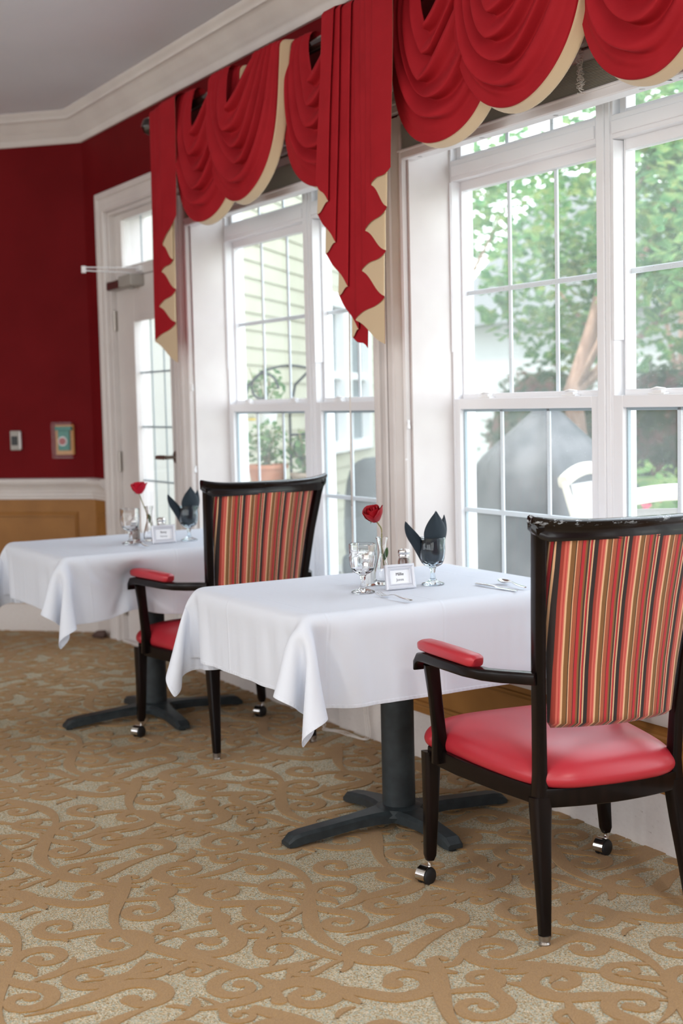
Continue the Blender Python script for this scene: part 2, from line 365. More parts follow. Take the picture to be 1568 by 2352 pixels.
def text_obj(name, s, size, m, parent, matrix, ext=0.0004):
    cu_ = bpy.data.curves.new(name, 'FONT'); cu_.body = s; cu_.size = size; cu_.align_x = 'CENTER'; cu_.align_y = 'CENTER'; cu_.extrude = ext
    to = bpy.data.objects.new(name + '_src', cu_); C.objects.link(to)
    dg = bpy.context.evaluated_depsgraph_get()
    me = bpy.data.meshes.new_from_object(to.evaluated_get(dg)); me.name = name
    bpy.data.objects.remove(to)
    me.materials.clear(); me.materials.append(m)
    o = bpy.data.objects.new(name, me); C.objects.link(o); o.parent = parent; o.matrix_local = matrix
    return o
def moulding(path, prof, mb, mi=0, closed=False):
    """sweep a profile (offset into the room, z) along a plan polyline with mitred corners; the room is on the left of the path"""
    P = [Vector((p[0], p[1])) for p in path]; K = len(P); rings = []
    for i in range(K):
        d1 = (P[i] - P[i - 1]).normalized() if i > 0 else (P[1] - P[0]).normalized()
        d2 = (P[i + 1] - P[i]).normalized() if i < K - 1 else d1
        n1 = Vector((-d1.y, d1.x)); n2 = Vector((-d2.y, d2.x))
        m_ = (n1 + n2).normalized(); m_ = m_ / max(0.2, m_.dot(n1))
        rings.append([(P[i].x + m_.x * o, P[i].y + m_.y * o, z) for (o, z) in prof])
    mb.loft(rings, True, True, mi)

# ------------------------------------------------------------------ room shell
CEIL = 2.95
def struct(o): o['kind'] = 'structure'; return o
XR = 2.6
WINS = [(-5.963, -4.283), (-4.071, -2.391), (-2.18, -0.50), (-0.28, 1.40)]
DOOR = (-7.05, -6.15, 2.35)
def wall_boxes(mb, x0, x1, z0, z1, split=0.85):
    if x1 - x0 < 1e-4: return
    if z0 < split: mb.box(x0, x1, 0, 0.2, z0, min(z1, split), 1)
    if z1 > split: mb.box(x0, x1, 0, 0.2, max(z0, split), z1, 0)
mb = MB()
xs = -7.4
wall_boxes(mb, -7.6, DOOR[0], 0, CEIL); wall_boxes(mb, DOOR[0], DOOR[1], DOOR[2], CEIL)
px = DOOR[1]
for (a, b) in WINS:
    wall_boxes(mb, px, a, 0, CEIL); wall_boxes(mb, a, b, 0, 0.48); wall_boxes(mb, a, b, 2.31, CEIL); px = b
wall_boxes(mb, px, XR + 0.2, 0, CEIL)
struct(mb.build('wall_right', [m_red, m_ochre], smooth=False))
mb = MB(); px = -7.6
for (a, b_, z0, z1) in [(DOOR[0], DOOR[1], -0.1, DOOR[2])] + [(a, b_, 0.48, 2.31) for (a, b_) in WINS]:
    mb.box(px, a, 0.2, 0.215, -0.1, CEIL); mb.box(a, b_, 0.2, 0.215, z1, CEIL)
    if z0 > 0: mb.box(a, b_, 0.2, 0.215, -0.1, z0)
    px = b_
mb.box(px, XR + 0.2, 0.2, 0.215, -0.1, CEIL)
struct(mb.build('trim_5', m_siding, smooth=False))
def w45(t, o): return (-7.4 - t * S2 + o * S2, -t * S2 - o * S2)
mb = MB()
for (z0, z1, mi) in ((0, 0.85, 1), (0.85, CEIL, 0)):
    q = [w45(-0.1, 0), w45(3.75, 0), w45(3.75, -0.2), w45(-0.1, -0.2)]
    mb.loft([[(x, y, z0) for x, y in q], [(x, y, z1) for x, y in q]], True, True, mi)
struct(mb.build('wall_left', [m_red, m_ochre], smooth=False))
mb = MB(); q = [w45(-0.1, -0.2), w45(3.75, -0.2), w45(3.75, -0.22), w45(-0.1, -0.22)]
mb.loft([[(x, y, -0.1) for x, y in q], [(x, y, CEIL) for x, y in q]], True, True)
struct(mb.build('trim_4', mat('white_exterior_cladding', (0.85, 0.85, 0.84), 0.5), smooth=False))
# the far sides of the room, behind the camera, each with its own run of windows
E45 = w45(3.75, 0)
mb = MB(); YB = -8.5
mb.box(E45[0] - 0.2, E45[0], YB, E45[1], 0, CEIL); struct(mb.build('wall_west', m_red, smooth=False))
def wall_with_openings(name, axis, c, a0, a1, ops, thick):
    mb = MB()
    def bx(u0, u1, z0, z1):
        if axis == 'x': mb.box(u0, u1, min(c, c + thick), max(c, c + thick), z0, z1)
        else: mb.box(min(c, c + thick), max(c, c + thick), u0, u1, z0, z1)
    p = a0
    for (u0, u1, z0, z1) in ops:
        bx(p, u0, 0, CEIL); bx(u0, u1, 0, z0); bx(u0, u1, z1, CEIL); p = u1
    bx(p, a1, 0, CEIL)
    return struct(mb.build(name, m_red, smooth=False))
BACK = [(-9.2, -6.8, 0.5, 2.4), (-6.2, -3.8, 0.5, 2.4), (-3.2, -0.8, 0.5, 2.4), (-0.3, 2.1, 0.5, 2.4)]
wall_with_openings('wall_back', 'x', YB, E45[0] - 0.2, XR + 0.2, BACK, -0.2)
SIDE = [(-7.8, -5.2, 0.5, 2.4), (-4.4, -1.4, 0.5, 2.4)]
wall_with_openings('wall_east', 'y', XR, YB, 0.2, SIDE, 0.2)
for (a, b, z0, z1) in BACK: portal('portal_light', ((a + b) / 2, YB - 0.05, 1.45), (PI / 2, 0, 0), b - a, z1 - z0)
for (a, b, z0, z1) in SIDE: portal('portal_light', (XR + 0.05, (a + b) / 2, 1.45), (0, PI / 2, 0), z1 - z0, b - a)
for (a, b) in WINS: portal('portal_light', ((a + b) / 2, 0.33, 1.4), (-PI / 2, 0, 0), b - a, 1.85)
poly = [(XR, 0.0), (-7.4, 0.0), E45, (E45[0], YB), (XR, YB)]
mb = MB(); mb.loft([[(x, y, CEIL) for x, y in poly], [(x, y, CEIL + 0.1) for x, y in poly]], True, True)
struct(mb.build('ceiling', m_ceil, smooth=False))

# added fill lamps: unseen ceiling fixtures above and behind the frame, brightening the room
lampm = mat('fill_lamp_diffuser', (1, 1, 1)); nodes_of(lampm)[2].inputs['Emission Color'].default_value = (1, 0.9, 0.8, 1); nodes_of(lampm)[2].inputs['Emission Strength'].default_value = 3
lab = ['nearest the camera by the front windows', 'second along the window side', 'nearest the back windows', 'in the back row towards the left',
       'above the aisle behind the camera', 'in the far right corner']
for k, (x, y) in enumerate([(0.3, -1.6), (-2.0, -3.9), (0.3, -6.6), (-5.0, -6.6), (-2.4, -6.6), (1.8, -4.0)]):
    e = empty('fill_lamp', (x, y, CEIL), label='added unseen round white fill lamp ' + lab[k], cat='lamp', group='added fill lamps')
    b_ = MB(); b_.lathe([(0.13, 0), (0.15, 0), (0.15, -0.012), (0.125, -0.012), (0.12, -0.004)], n=28); b_.build('trim_ring', m_trim, e)
    b_ = MB(); b_.lathe([(0.0, -0.004), (0.118, -0.004), (0.118, -0.001), (0, -0.001)], n=28, caps=False); b_.build('diffuser', lampm, e)
    l = bpy.data.lights.new('fill_lamp_light', 'AREA'); l.shape = 'DISK'; l.size = 0.22; l.energy = FILL_LAMP_W; l.color = (1, 0.93, 0.86)
    lo = bpy.data.objects.new('fill_light', l); C.objects.link(lo); lo.parent = e; lo.location = (0, 0, -0.02)

# crown moulding, chair rail, baseboards
mb = MB()
crown = [(0, 2.785), (0.014, 2.785), (0.022, 2.80), (0.022, 2.815), (0.03, 2.822), (0.036, 2.835), (0.05, 2.85), (0.066, 2.872), (0.078, 2.892), (0.088, 2.902), (0.098, 2.905), (0.098, 2.918), (0.112, 2.93), (0.118, CEIL), (0, CEIL)]
moulding([(XR, 0), (-7.4, 0), E45], crown, mb); struct(mb.build('trim_1', m_trim, angle=50))
rail = [(0, 0.775), (0.012, 0.775), (0.014, 0.792), (0.02, 0.797), (0.02, 0.81), (0.026, 0.815), (0.028, 0.835), (0.05, 0.86), (0.058, 0.872), (0.058, 0.892), (0.05, 0.898), (0, 0.898)]
mb = MB(); moulding([(DOOR[0] - 0.11, 0), (-7.4, 0), E45], rail, mb); struct(mb.build('trim_2', m_trim, angle=40))
bprof = [(0, 0), (0.014, 0), (0.014, 0.118), (0.011, 0.125), (0.011, 0.135), (0.006, 0.15), (0.006, 0.158), (0, 0.165)]
mb = MB(); moulding([(XR, 0), (DOOR[1] + 0.08, 0)], bprof, mb); struct(mb.build('baseboard_right', m_base, angle=40))
mb = MB(); moulding([(DOOR[0] - 0.11, 0), (-7.4, 0), E45], bprof, mb); struct(mb.build('baseboard_left', m_base, angle=40))

# framed ochre wainscot panels
def rect_frame(mb, P, u0, u1, z0, z1, w=0.028, h=0.012):
    """picture-frame moulding; P(u,z,o) maps to world"""
    prof = [(0, 0), (0.003, h * 0.6), (w * 0.35, h * 0.5), (w * 0.55, h), (w * 0.9, h), (w, 0)]
    rings = []
    for (a, z, sa, sz) in ((u0, z0, 1, 1), (u1, z0, -1, 1), (u1, z1, -1, -1), (u0, z1, 1, -1)):
        rings.append([P(a + sa * o, z + sz * o, q) for (o, q) in prof])
    mb.loft(rings, True, False, 0, loop=True)
mb = MB()
P45 = lambda u, z, o: (*w45(u, o), z)
PW = lambda u, z, o: (u, -o, z)
for (a, b) in ((0.11, 1.35), (1.5, 2.8)): rect_frame(mb, P45, a, b, 0.24, 0.70)
rect_frame(mb, PW, -7.365, -7.20, 0.24, 0.70)
for (a, b) in WINS:
    w_ = (b - a + 0.16) / 2
    rect_frame(mb, PW, a - 0.04, a + w_ - 0.10, 0.185, 0.345); rect_frame(mb, PW, a + w_ + 0.02, b + 0.04, 0.185, 0.345)
struct(mb.build('trim_3', m_ochre, angle=40))

# ------------------------------------------------------------------ casings
CP = [(0, 0), (0, 0.020), (0.006, 0.026), (0.014, 0.026), (0.018, 0.014), (0.030, 0.013), (0.036, 0.017), (0.060, 0.017), (0.066, 0.021), (0.074, 0.021), (0.078, 0.028), (0.104, 0.030), (0.11, 0.024), (0.11, 0)]
def casing(mb, x0, x1, z0, z1, top=True, k=1.0, kr=1.0):
    rings = []
    for (x, z, sx, sz) in ((x0, z0, -1, 0), (x0, z1, -1, 1), (x1, z1, 1, 1), (x1, z0, 1, 0)):
        kk = k if sx < 0 else kr
        rings.append([(x + sx * o * kk, -p, z + sz * o * (1 if top else 0)) for (o, p) in CP])
    if top: mb.loft(rings, True, True)
    else:
        mb.loft(rings[:2], True, True); mb.loft(rings[2:], True, True)

# ------------------------------------------------------------------ windows
LOCKS = (0.192, 0.652)
def make_window(name, X0, detail=True):
    root = empty(name, (X0, 0, 0.49), kind='structure')
    def P(m): return dict(parent=root)
    def B(nm, m, boxes, bevel=0.0025):
        b = MB()
        for q in boxes: b.box(q[0], q[1], q[2], q[3], q[4] - 0.49, q[5] - 0.49)
        return b.build(nm, m, root, smooth=True, angle=30, bevel=bevel)
    W = 1.680; YF = 0.175
    # casing with entablature
    b = MB(); casing(b, 0, W, 0.015, 1.81, top=False, k=0.97, kr=0.85)
    b.build('window_casing', m_trim, root, angle=40)
    b = MB()
    for (z0, z1, p_) in ((2.31, 2.335, 0.032), (2.335, 2.352, 0.044), (2.352, 2.385, 0.036), (2.385, 2.398, 0.058), (2.398, 2.425, 0.072), (2.425, 2.44, 0.082)):
        b.box(-0.105 - (p_ - 0.03) * 0.6, W + 0.095 + (p_ - 0.03) * 0.3, -p_, 0.0, z0 - 0.49, z1 - 0.49)
    b.build('window_header', m_trim, root, smooth=True, angle=30, bevel=0.004)
    B('window_jamb', m_trim, [(0, 0.012, 0.001, YF + 0.08, 0.49, 2.31), (W - 0.012, W, 0.001, YF + 0.08, 0.49, 2.31), (0.012, W - 0.012, 0.001, YF + 0.08, 2.298, 2.31)], 0.001)
    B('window_sill', m_trim, [(-0.10, W + 0.09, -0.042, YF + 0.08, 0.478, 0.503)], 0.006)
    b = MB()
    rr = []
    for x in (-0.10, W + 0.09):
        rr.append([(x, -o, z - 0.49) for (o, z) in ((0, 0.365), (0.010, 0.365), (0.014, 0.375), (0.014, 0.43), (0.02, 0.436), (0.022, 0.45), (0.032, 0.462), (0.034, 0.478), (0, 0.478))])
    b.loft(rr); b.build('window_apron', m_trim, root, angle=40)
    # outer vinyl frame with centre mullion and transom rail
    B('window_frame', m_vinyl, [(0.012, 0.022, YF, 0.27, 0.503, 2.298), (W - 0.022, W - 0.012, YF, 0.27, 0.503, 2.298), (0.022, W - 0.022, YF, 0.27, 0.503, 0.512),
        (0.803, 0.877, YF + 0.004, 0.27, 0.503, 2.298), (0.811, 0.845, YF - 0.007, YF + 0.006, 0.503, 2.298), (0.845, 0.866, YF - 0.001, YF + 0.006, 0.503, 2.298),
        (0.022, 0.803, YF, 0.27, 2.078, 2.150), (0.877, W - 0.022, YF, 0.27, 2.078, 2.150), (0.03, 0.80, YF - 0.006, YF + 0.001, 2.092, 2.132), (0.88, W - 0.03, YF - 0.006, YF + 0.001, 2.092, 2.132)])
    B('jamb_liner', m_vinyl, [(0.0125, 0.020, YF - 0.004, 0.214, 1.47, 2.075), (0.877, 0.885, YF - 0.002, 0.214, 1.47, 2.075)], 0.001)
    for (o) in (0.0, 0.863):
        low = B('lower_sash', m_vinyl, [(0.010 + o, 0.052 + o, 0.178, 0.206, 0.505, 1.300), (0.772 + o - 0.002, 0.809 + o, 0.178, 0.206, 0.505, 1.300),
            (0.052 + o, 0.772 + o, 0.178, 0.206, 1.262, 1.300), (0.052 + o, 0.772 + o, 0.178, 0.206, 0.505, 0.534)])
        B_ = MB(); B_.pane(0.05 + o, 0.774 + o, 0.192, 0.194, 0.532 - 0.49, 1.264 - 0.49); B_.build('lower_pane', m_glass_low, low, smooth=False)
        B_ = MB()
        for (u0, u1, z0, z1) in ((0.052, 0.059, 0.534, 1.262), (0.765, 0.772, 0.534, 1.262), (0.059, 0.765, 1.253, 1.262)):
            B_.box(u0 + o, u1 + o, 0.1945, 0.205, z0 - 0.49, z1 - 0.49)
        B_.build('glazing_seal', m_seal, low, smooth=False)
        B_ = MB()
        for u in (0.277, 0.534): B_.box(u - 0.009 + o, u + 0.009 + o, 0.1945, 0.2005, 0.534 - 0.49, 1.262 - 0.49)
        B_.box(0.052 + o, 0.772 + o, 0.1940, 0.1995, 0.889 - 0.49, 0.907 - 0.49)
        B_.build('grille', m_muntin, low, smooth=True, angle=30, bevel=0.002)
        up = B('upper_sash', m_vinyl, [(0.022 + o, 0.030 + o, 0.214, 0.250, 1.285, 2.080), (0.782 + o, 0.803 + o, 0.214, 0.250, 1.285, 2.080),
            (0.030 + o, 0.782 + o, 0.214, 0.250, 2.045, 2.080), (0.030 + o, 0.782 + o, 0.207, 0.250, 1.288, 1.318)])
        B_ = MB(); B_.pane(0.028 + o, 0.784 + o, 0.234, 0.236, 1.31 - 0.49, 2.05 - 0.49); B_.build('upper_pane', m_glass_up, up, smooth=False)
        B_ = MB()
        for u in (0.279, 0.533): B_.box(u - 0.009 + o, u + 0.009 + o, 0.2365, 0.2425, 1.318 - 0.49, 2.045 - 0.49)
        B_.box(0.030 + o, 0.782 + o, 0.2358, 0.241, 1.672 - 0.49, 1.690 - 0.49)
        B_.build('grille', m_muntin, up, smooth=True, angle=30, bevel=0.002)
        tr = B('transom_sash', m_vinyl, [(0.022 + o, 0.05 + o, 0.20, 0.24, 2.150, 2.298), (0.775 + o, 0.803 + o, 0.20, 0.24, 2.150, 2.298), (0.05 + o, 0.775 + o, 0.20, 0.24, 2.150, 2.166)])
        B_ = MB(); B_.pane(0.048 + o, 0.777 + o, 0.222, 0.224, 2.16 - 0.49, 2.298 - 0.49); B_.build('transom_pane', m_glass_up, tr, smooth=False)
        B_ = MB()
        for u in (0.29, 0.53): B_.box(u - 0.009 + o, u + 0.009 + o, 0.2245, 0.229, 2.166 - 0.49, 2.298 - 0.49)
        B_.build('grille', m_muntin, tr, smooth=False)
        for u in LOCKS:
            B_ = MB(); c = u + o
            B_.box(c - 0.034, c + 0.034, 0.182, 0.212, 0.810, 0.816); B_.box(c - 0.018, c + 0.022, 0.184, 0.208, 0.816, 0.824)
            B_.sweep([(c - 0.026, 0.190, 0.826), (c - 0.005, 0.192, 0.830), (c + 0.022, 0.198, 0.827)], [(0.010, 0.005), (0.014, 0.007), (0.012, 0.005)], n=10)
            B_.build('sash_lock', m_tassel, low, smooth=True, angle=40, bevel=0.0012)
    return root
w1 = make_window('window_1', WINS[0][0]); w2 = make_window('window_2', WINS[1][0])
w3 = copy_tree(w2); w3.name = 'window_3'; w3.location.x = WINS[2][0]
w4 = copy_tree(w2); w4.name = 'window_4'; w4.location.x = WINS[3][0]

# ------------------------------------------------------------------ glazed door with transom
door = empty('door_1', (DOOR[0], 0, 0), kind='structure')
def DB(nm, m, boxes, parent=None, bevel=0.002):
    b = MB()
    for q in boxes: b.box(q[0] - DOOR[0], q[1] - DOOR[0], *q[2:])
    return b.build(nm, m, parent or door, smooth=True, angle=30, bevel=bevel)
b = MB(); casing(b, 0, DOOR[1] - DOOR[0], 0.0, DOOR[2], top=True, kr=0.62); b.build('door_casing', m_trim, door, angle=40)
DB('door_jamb', m_trim, [(-7.05, -7.032, 0, 0.215, 0, 2.35), (-6.168, -6.15, 0, 0.215, 0, 2.35), (-7.032, -6.168, 0, 0.215, 2.332, 2.35), (-7.032, -6.168, -0.004, 0.215, 0, 0.0115),
    (-7.032, -7.00, 0.078, 0.10, 0, 1.985), (-6.20, -6.168, 0.078, 0.10, 0, 1.985), (-7.032, -6.168, 0.03, 0.14, 1.988, 2.032)])
tf = DB('transom_frame', m_trim, [(-7.032, -6.94, 0.035, 0.075, 2.032, 2.332), (-6.25, -6.168, 0.035, 0.075, 2.032, 2.332), (-6.94, -6.25, 0.035, 0.075, 2.298, 2.332), (-6.94, -6.25, 0.035, 0.075, 2.032, 2.048)])
b = MB(); b.pane(-6.945 + 7.05, -6.245 + 7.05, 0.054, 0.056, 2.045, 2.30); b.build('transom_pane', m_glass_up, tf, smooth=False)
DB('grille', m_seal, [(-6.715, -6.707, 0.057, 0.062, 2.048, 2.298), (-6.483, -6.475, 0.057, 0.062, 2.048, 2.298)], tf, 0.001)
leaf = DB('door_leaf', m_trim, [(-7.028, -6.775, 0.03, 0.074, 0.012, 1.984), (-6.29, -6.172, 0.03, 0.074, 0.012, 1.984), (-6.775, -6.29, 0.03, 0.074, 1.755, 1.984), (-6.775, -6.29, 0.03, 0.074, 0.012, 0.40)])
DB('glazing_bead', m_trim, [(-6.785, -6.765, 0.022, 0.03, 0.39, 1.765), (-6.30, -6.28, 0.022, 0.03, 0.39, 1.765), (-6.765, -6.30, 0.022, 0.03, 1.745, 1.765), (-6.765, -6.30, 0.022, 0.03, 0.39, 0.41)], leaf, 0.004)
b = MB(); b.pane(-6.78 + 7.05, -6.285 + 7.05, 0.050, 0.052, 0.395, 1.76); b.build('door_pane', m_glass_up, leaf, smooth=False)
DB('grille', m_seal, [(-6.617, -6.609, 0.053, 0.058, 0.40, 1.755), (-6.454, -6.446, 0.053, 0.058, 0.40, 1.755)] + [(-6.775, -6.29, 0.053, 0.058, z - 0.005, z + 0.005) for z in (1.477, 1.19, 0.905, 0.63)], leaf, 0.001)
b = MB(); rect_frame(b, lambda u, z, o: (u, 0.03 - o, z), -6.73 + 7.05, -6.32 + 7.05, 0.12, 0.34); b.build('kick_panel_moulding', m_trim, leaf)
for z in (1.765, 1.0, 0.2):
    b = MB(); b.tube([(0.020, 0.018, z - 0.055), (0.020, 0.018, z + 0.055)], 0.009, 10)
    b.box(0.022, 0.036, 0.024, 0.030, z - 0.055, z + 0.055); b.build('hinge', m_nickel, leaf)
b = MB(); hx = -6.255 + 7.05
b.sweep([(hx, 0.03, 1.042), (hx, 0.018, 1.042), (hx, 0.012, 1.042)], [(0.066, 0.066), (0.066, 0.066), (0.054, 0.054)], n=24, p=2); b.build('rose_plate', m_nickel, leaf)
b = MB(); b.sweep([(hx, 0.014, 1.042), (hx, -0.035, 1.042)], (0.02, 0.02), n=12, p=2)
b.sweep([(hx + 0.008, -0.038, 1.042), (hx - 0.02, -0.041, 1.042), (hx - 0.09, -0.041, 1.041), (hx - 0.125, -0.036, 1.039)], [(0.012, 0.022), (0.013, 0.024), (0.012, 0.022), (0.010, 0.020)], n=14)
b.build('lever_handle', m_nickel, leaf)
cl = MB(); cl.box(-7.01 + 7.05, -6.80 + 7.05, -0.032, 0.03, 1.925, 1.972); cl.build('closer_body', m_nickel, leaf, bevel=0.006, angle=30)
cl = MB(); cl.box(-6.80 + 7.05, -6.62 + 7.05, -0.045, 0.03, 1.925, 1.985); cl.lathe([(0.0, -0.012), (0.016, -0.012), (0.018, 0.0)], (-6.70 + 7.05, -0.01, 1.925), 14); cl.build('closer_housing', m_grey, leaf, bevel=0.012, angle=30)
cl = MB(); el = (-6.62 + 7.05, -0.295, 1.992)
cl.sweep([(-6.70 + 7.05, -0.005, 1.99), (-6.68 + 7.05, -0.05, 1.994), el], (0.018, 0.006), n=10)
cl.sweep([(el[0], el[1], 2.008), (-6.655 + 7.05, 0.02, 2.018)], (0.016, 0.006), n=10)
cl.lathe([(0.0, -0.012), (0.012, -0.012), (0.012, 0.022), (0, 0.022)], el, 12)
cl.box(-6.675 + 7.05, -6.635 + 7.05, 0.008, 0.03, 2.0, 2.03); cl.build('closer_arm', m_tassel, leaf)

# ------------------------------------------------------------------ floor: cut-pile scroll carpet
m_carpet_lo = mat('grey_green_loop_carpet', (0.40, 0.37, 0.30), 0.95, spec=0.1)
n = tex(m_carpet_lo, 'ShaderNodeTexVoronoi', 330); n2 = tex(m_carpet_lo, 'ShaderNodeTexNoise', 2.2, 3)
N, L, b = nodes_of(m_carpet_lo)
sp2 = N.new('ShaderNodeSeparateXYZ'); L.new(n.outputs['Color'], sp2.inputs[0])
r = ramp(m_carpet_lo, sp2.outputs['X'], [(0, (0.26, 0.18, 0.09)), (.3, (0.50, 0.38, 0.22)), (.55, (0.35, 0.41, 0.37)), (.8, (0.57, 0.47, 0.32)), (1, (0.68, 0.60, 0.47))])
L.new(r.outputs[0], b.inputs['Base Color']); bump(m_carpet_lo, n.outputs['Distance'], 0.7, 0.004)
m_carpet_hi = mat('tan_cut_pile_carpet', (0.36, 0.20, 0.085), 0.95, spec=0.1, sheen=0.3)
n = tex(m_carpet_hi, 'ShaderNodeTexNoise', 480, 3, rough=0.7); n3 = tex(m_carpet_hi, 'ShaderNodeTexNoise', 3.0, 3)
r = ramp(m_carpet_hi, n.outputs['Fac'], [(0.28, (0.23, 0.112, 0.030)), (0.5, (0.40, 0.218, 0.064)), (0.72, (0.52, 0.305, 0.108))])
N, L, b = nodes_of(m_carpet_hi)
L.new(r.outputs[0], b.inputs['Base Color']); bump(m_carpet_hi, n.outputs['Fac'], 0.9, 0.005)
def scroll(rng, R, flip):
    """centre line and half-widths of one leafy curl about the origin: a tapered tail that sweeps in and winds into a round-headed spiral"""
    pts = []; wd = []; n1, n2 = 9, 19; turn = rng.uniform(0.85, 1.15) * 2 * PI
    sp = []
    for i in range(n2):
        t = i / (n2 - 1); r_ = R * (0.88 - 0.66 * t ** 0.8); a = turn * t
        sp.append((r_ * math.cos(a), r_ * math.sin(a)))
    # the tail leaves backwards along the tangent with a counter bend
    x, y = sp[0]; th = math.atan2(sp[0][1] - sp[1][1], sp[0][0] - sp[1][0]); tail = []
    L_ = R * rng.uniform(1.5, 2.5); bend = rng.uniform(0.3, 1.3)
    for i in range(n1):
        th += bend / n1; x += math.cos(th) * L_ / n1; y += math.sin(th) * L_ / n1; tail.append((x, y))
    pts = list(reversed(tail)) + sp
    n_ = len(pts)
    for i in range(n_):
        t = i / (n_ - 1)
        w = math.sin(min(1, t / 0.42) * PI / 2) ** 0.9 * (1 - 0.42 * max(0, (t - 0.42) / 0.58))
        wd.append(R * 0.222 * max(0.03, w))
    wd[-1] = R * 0.19
    return [(p[0], p[1] * flip) for p in pts], wd
def carpet():
    rng = random.Random(11); TX, TY = 0.92, 0.80
    strokes = []; occ = []
    # vine stems: two wavy lines that run through the repeat
    def stem_pt(k, t):
        return (t * TX, (0.2 + 0.5 * k) * TY + 0.085 * math.sin(2 * PI * (t + 0.35 * k)))
    for k in range(2):
        n_ = 26; pts = [stem_pt(k, i / (n_ - 1)) for i in range(n_)]
        strokes.append((pts, [0.016 + 0.006 * math.sin(2 * PI * 2 * i / (n_ - 1)) for i in range(n_)]))
    k = 0; tries = 0
    sizes = [0.105] * 8 + [0.085] * 14 + [0.066] * 20 + [0.048] * 26 + [0.036] * 22
    while k < len(sizes) and tries < 30000:
        tries += 1
        R0 = sizes[k]
        if tries % 900 == 0: k += 1; continue
        ox, oy = rng.uniform(0, TX), rng.uniform(0, TY); ok = True
        for (qx, qy, qr) in occ:
            dx = abs(ox - qx) % TX; dx = min(dx, TX - dx); dy = abs(oy - qy) % TY; dy = min(dy, TY - dy)
            if math.hypot(dx, dy) < (R0 + qr) * 0.93: ok = False; break
        if not ok: continue
        a = rng.uniform(0, 2 * PI); fl = rng.choice([-1, 1]); pts, wd = scroll(rng, R0, fl)
        strokes.append(([(ox + p[0] * math.cos(a) - p[1] * math.sin(a), oy + p[0] * math.sin(a) + p[1] * math.cos(a)) for p in pts], wd))
        occ.append((ox, oy, R0)); k += 1
    # small leaves that branch into the gaps
    for _ in range(26):
        ox, oy, a = rng.uniform(0, TX), rng.uniform(0, TY), rng.uniform(0, 2 * PI); L_ = rng.uniform(0.07, 0.15); bend = rng.uniform(-1.6, 1.6); x, y, th = ox, oy, a; pts = []
        for i in range(10):
            pts.append((x, y)); th += bend / 10; x += math.cos(th) * L_ / 10; y += math.sin(th) * L_ / 10
        strokes.append((pts, [L_ * 0.105 * math.sin(PI * (0.06 + 0.88 * i / 9)) ** 0.8 for i in range(10)]))
    mb = MB()
    X0, X1, Y0_, Y1 = -9.9, 2.0, -6.4, 0.0
    mb.v += [(p[0], p[1], 0.0) for p in poly]; mb.f.append(tuple(range(len(poly)))); mb.m.append(0)
    vs_all = []; fs_all = []
    H = [(-1.0, 0.0003), (-0.95, 0.0034), (0.0, 0.0036), (0.95, 0.0034), (1.0, 0.0003)]
    col = 0
    gx = X0
    while gx < X1:
        gy = Y0_ - (TY / 2 if col % 2 else 0)
        while gy < Y1 + TY:
            # leave out repeats far outside the view
            cx, cy = gx + TX / 2, gy + TY / 2
            dx, dy = cx, cy + 2.66
            ang = math.degrees(math.atan2(dy, -dx)); dist = math.hypot(dx, dy)
            if -20 < ang < 100 and dist < 8.2:
                for pts, wd in strokes:
                    o = len(mb.v); n_ = len(pts)
                    inside = True
                    for i, p in enumerate(pts):
                        a_, b_ = pts[max(i - 1, 0)], pts[min(i + 1, n_ - 1)]
                        tx, ty = b_[0] - a_[0], b_[1] - a_[1]; l_ = math.hypot(tx, ty) or 1
                        nx, ny = -ty / l_, tx / l_
                        for (s_, h_) in H:
                            vx_, vy_ = gx + p[0] + nx * s_ * wd[i], min(-0.002, gy + p[1] + ny * s_ * wd[i])
                            vx_ = max(min(XR, vx_), E45[0], -7.398 - (-vy_)); mb.v.append((vx_, vy_, h_))
                    for i in range(n_ - 1):
                        for j in range(4):
                            mb.f.append((o + i * 5 + j, o + i * 5 + j + 1, o + (i + 1) * 5 + j + 1, o + (i + 1) * 5 + j)); mb.m.append(1)
                    # round head
                    c_ = len(mb.v); e_ = pts[-1]; w_ = wd[-1] * 1.25
                    mb.v.append((gx + e_[0], min(-0.002, gy + e_[1]), 0.0037))
                    for j in range(12):
                        aa = 2 * PI * j / 12
                        mb.v.append((gx + e_[0] + w_ * 0.86 * math.cos(aa), min(-0.002, gy + e_[1] + w_ * 0.86 * math.sin(aa)), 0.0034))
                        mb.v.append((gx + e_[0] + w_ * math.cos(aa), min(-0.002, gy + e_[1] + w_ * math.sin(aa)), 0.0004))
                    for j in range(12):
                        j2 = (j + 1) % 12
                        mb.f.append((c_, c_ + 1 + 2 * j, c_ + 1 + 2 * j2)); mb.m.append(1)
                        mb.f.append((c_ + 1 + 2 * j, c_ + 2 + 2 * j, c_ + 2 + 2 * j2, c_ + 1 + 2 * j2)); mb.m.append(1)
            gy += TY
        gx += TX; col += 1
    me = bpy.data.meshes.new('floor'); me.from_pydata(mb.v, [], mb.f)
    me.materials.append(m_carpet_lo); me.materials.append(m_carpet_hi)
    me.polygons.foreach_set('material_index', mb.m); me.polygons.foreach_set('use_smooth', [False] * len(mb.m))
    me.update()
    o = bpy.data.objects.new('floor', me); C.objects.link(o); struct(o)
    print('carpet faces', len(mb.f))
carpet()

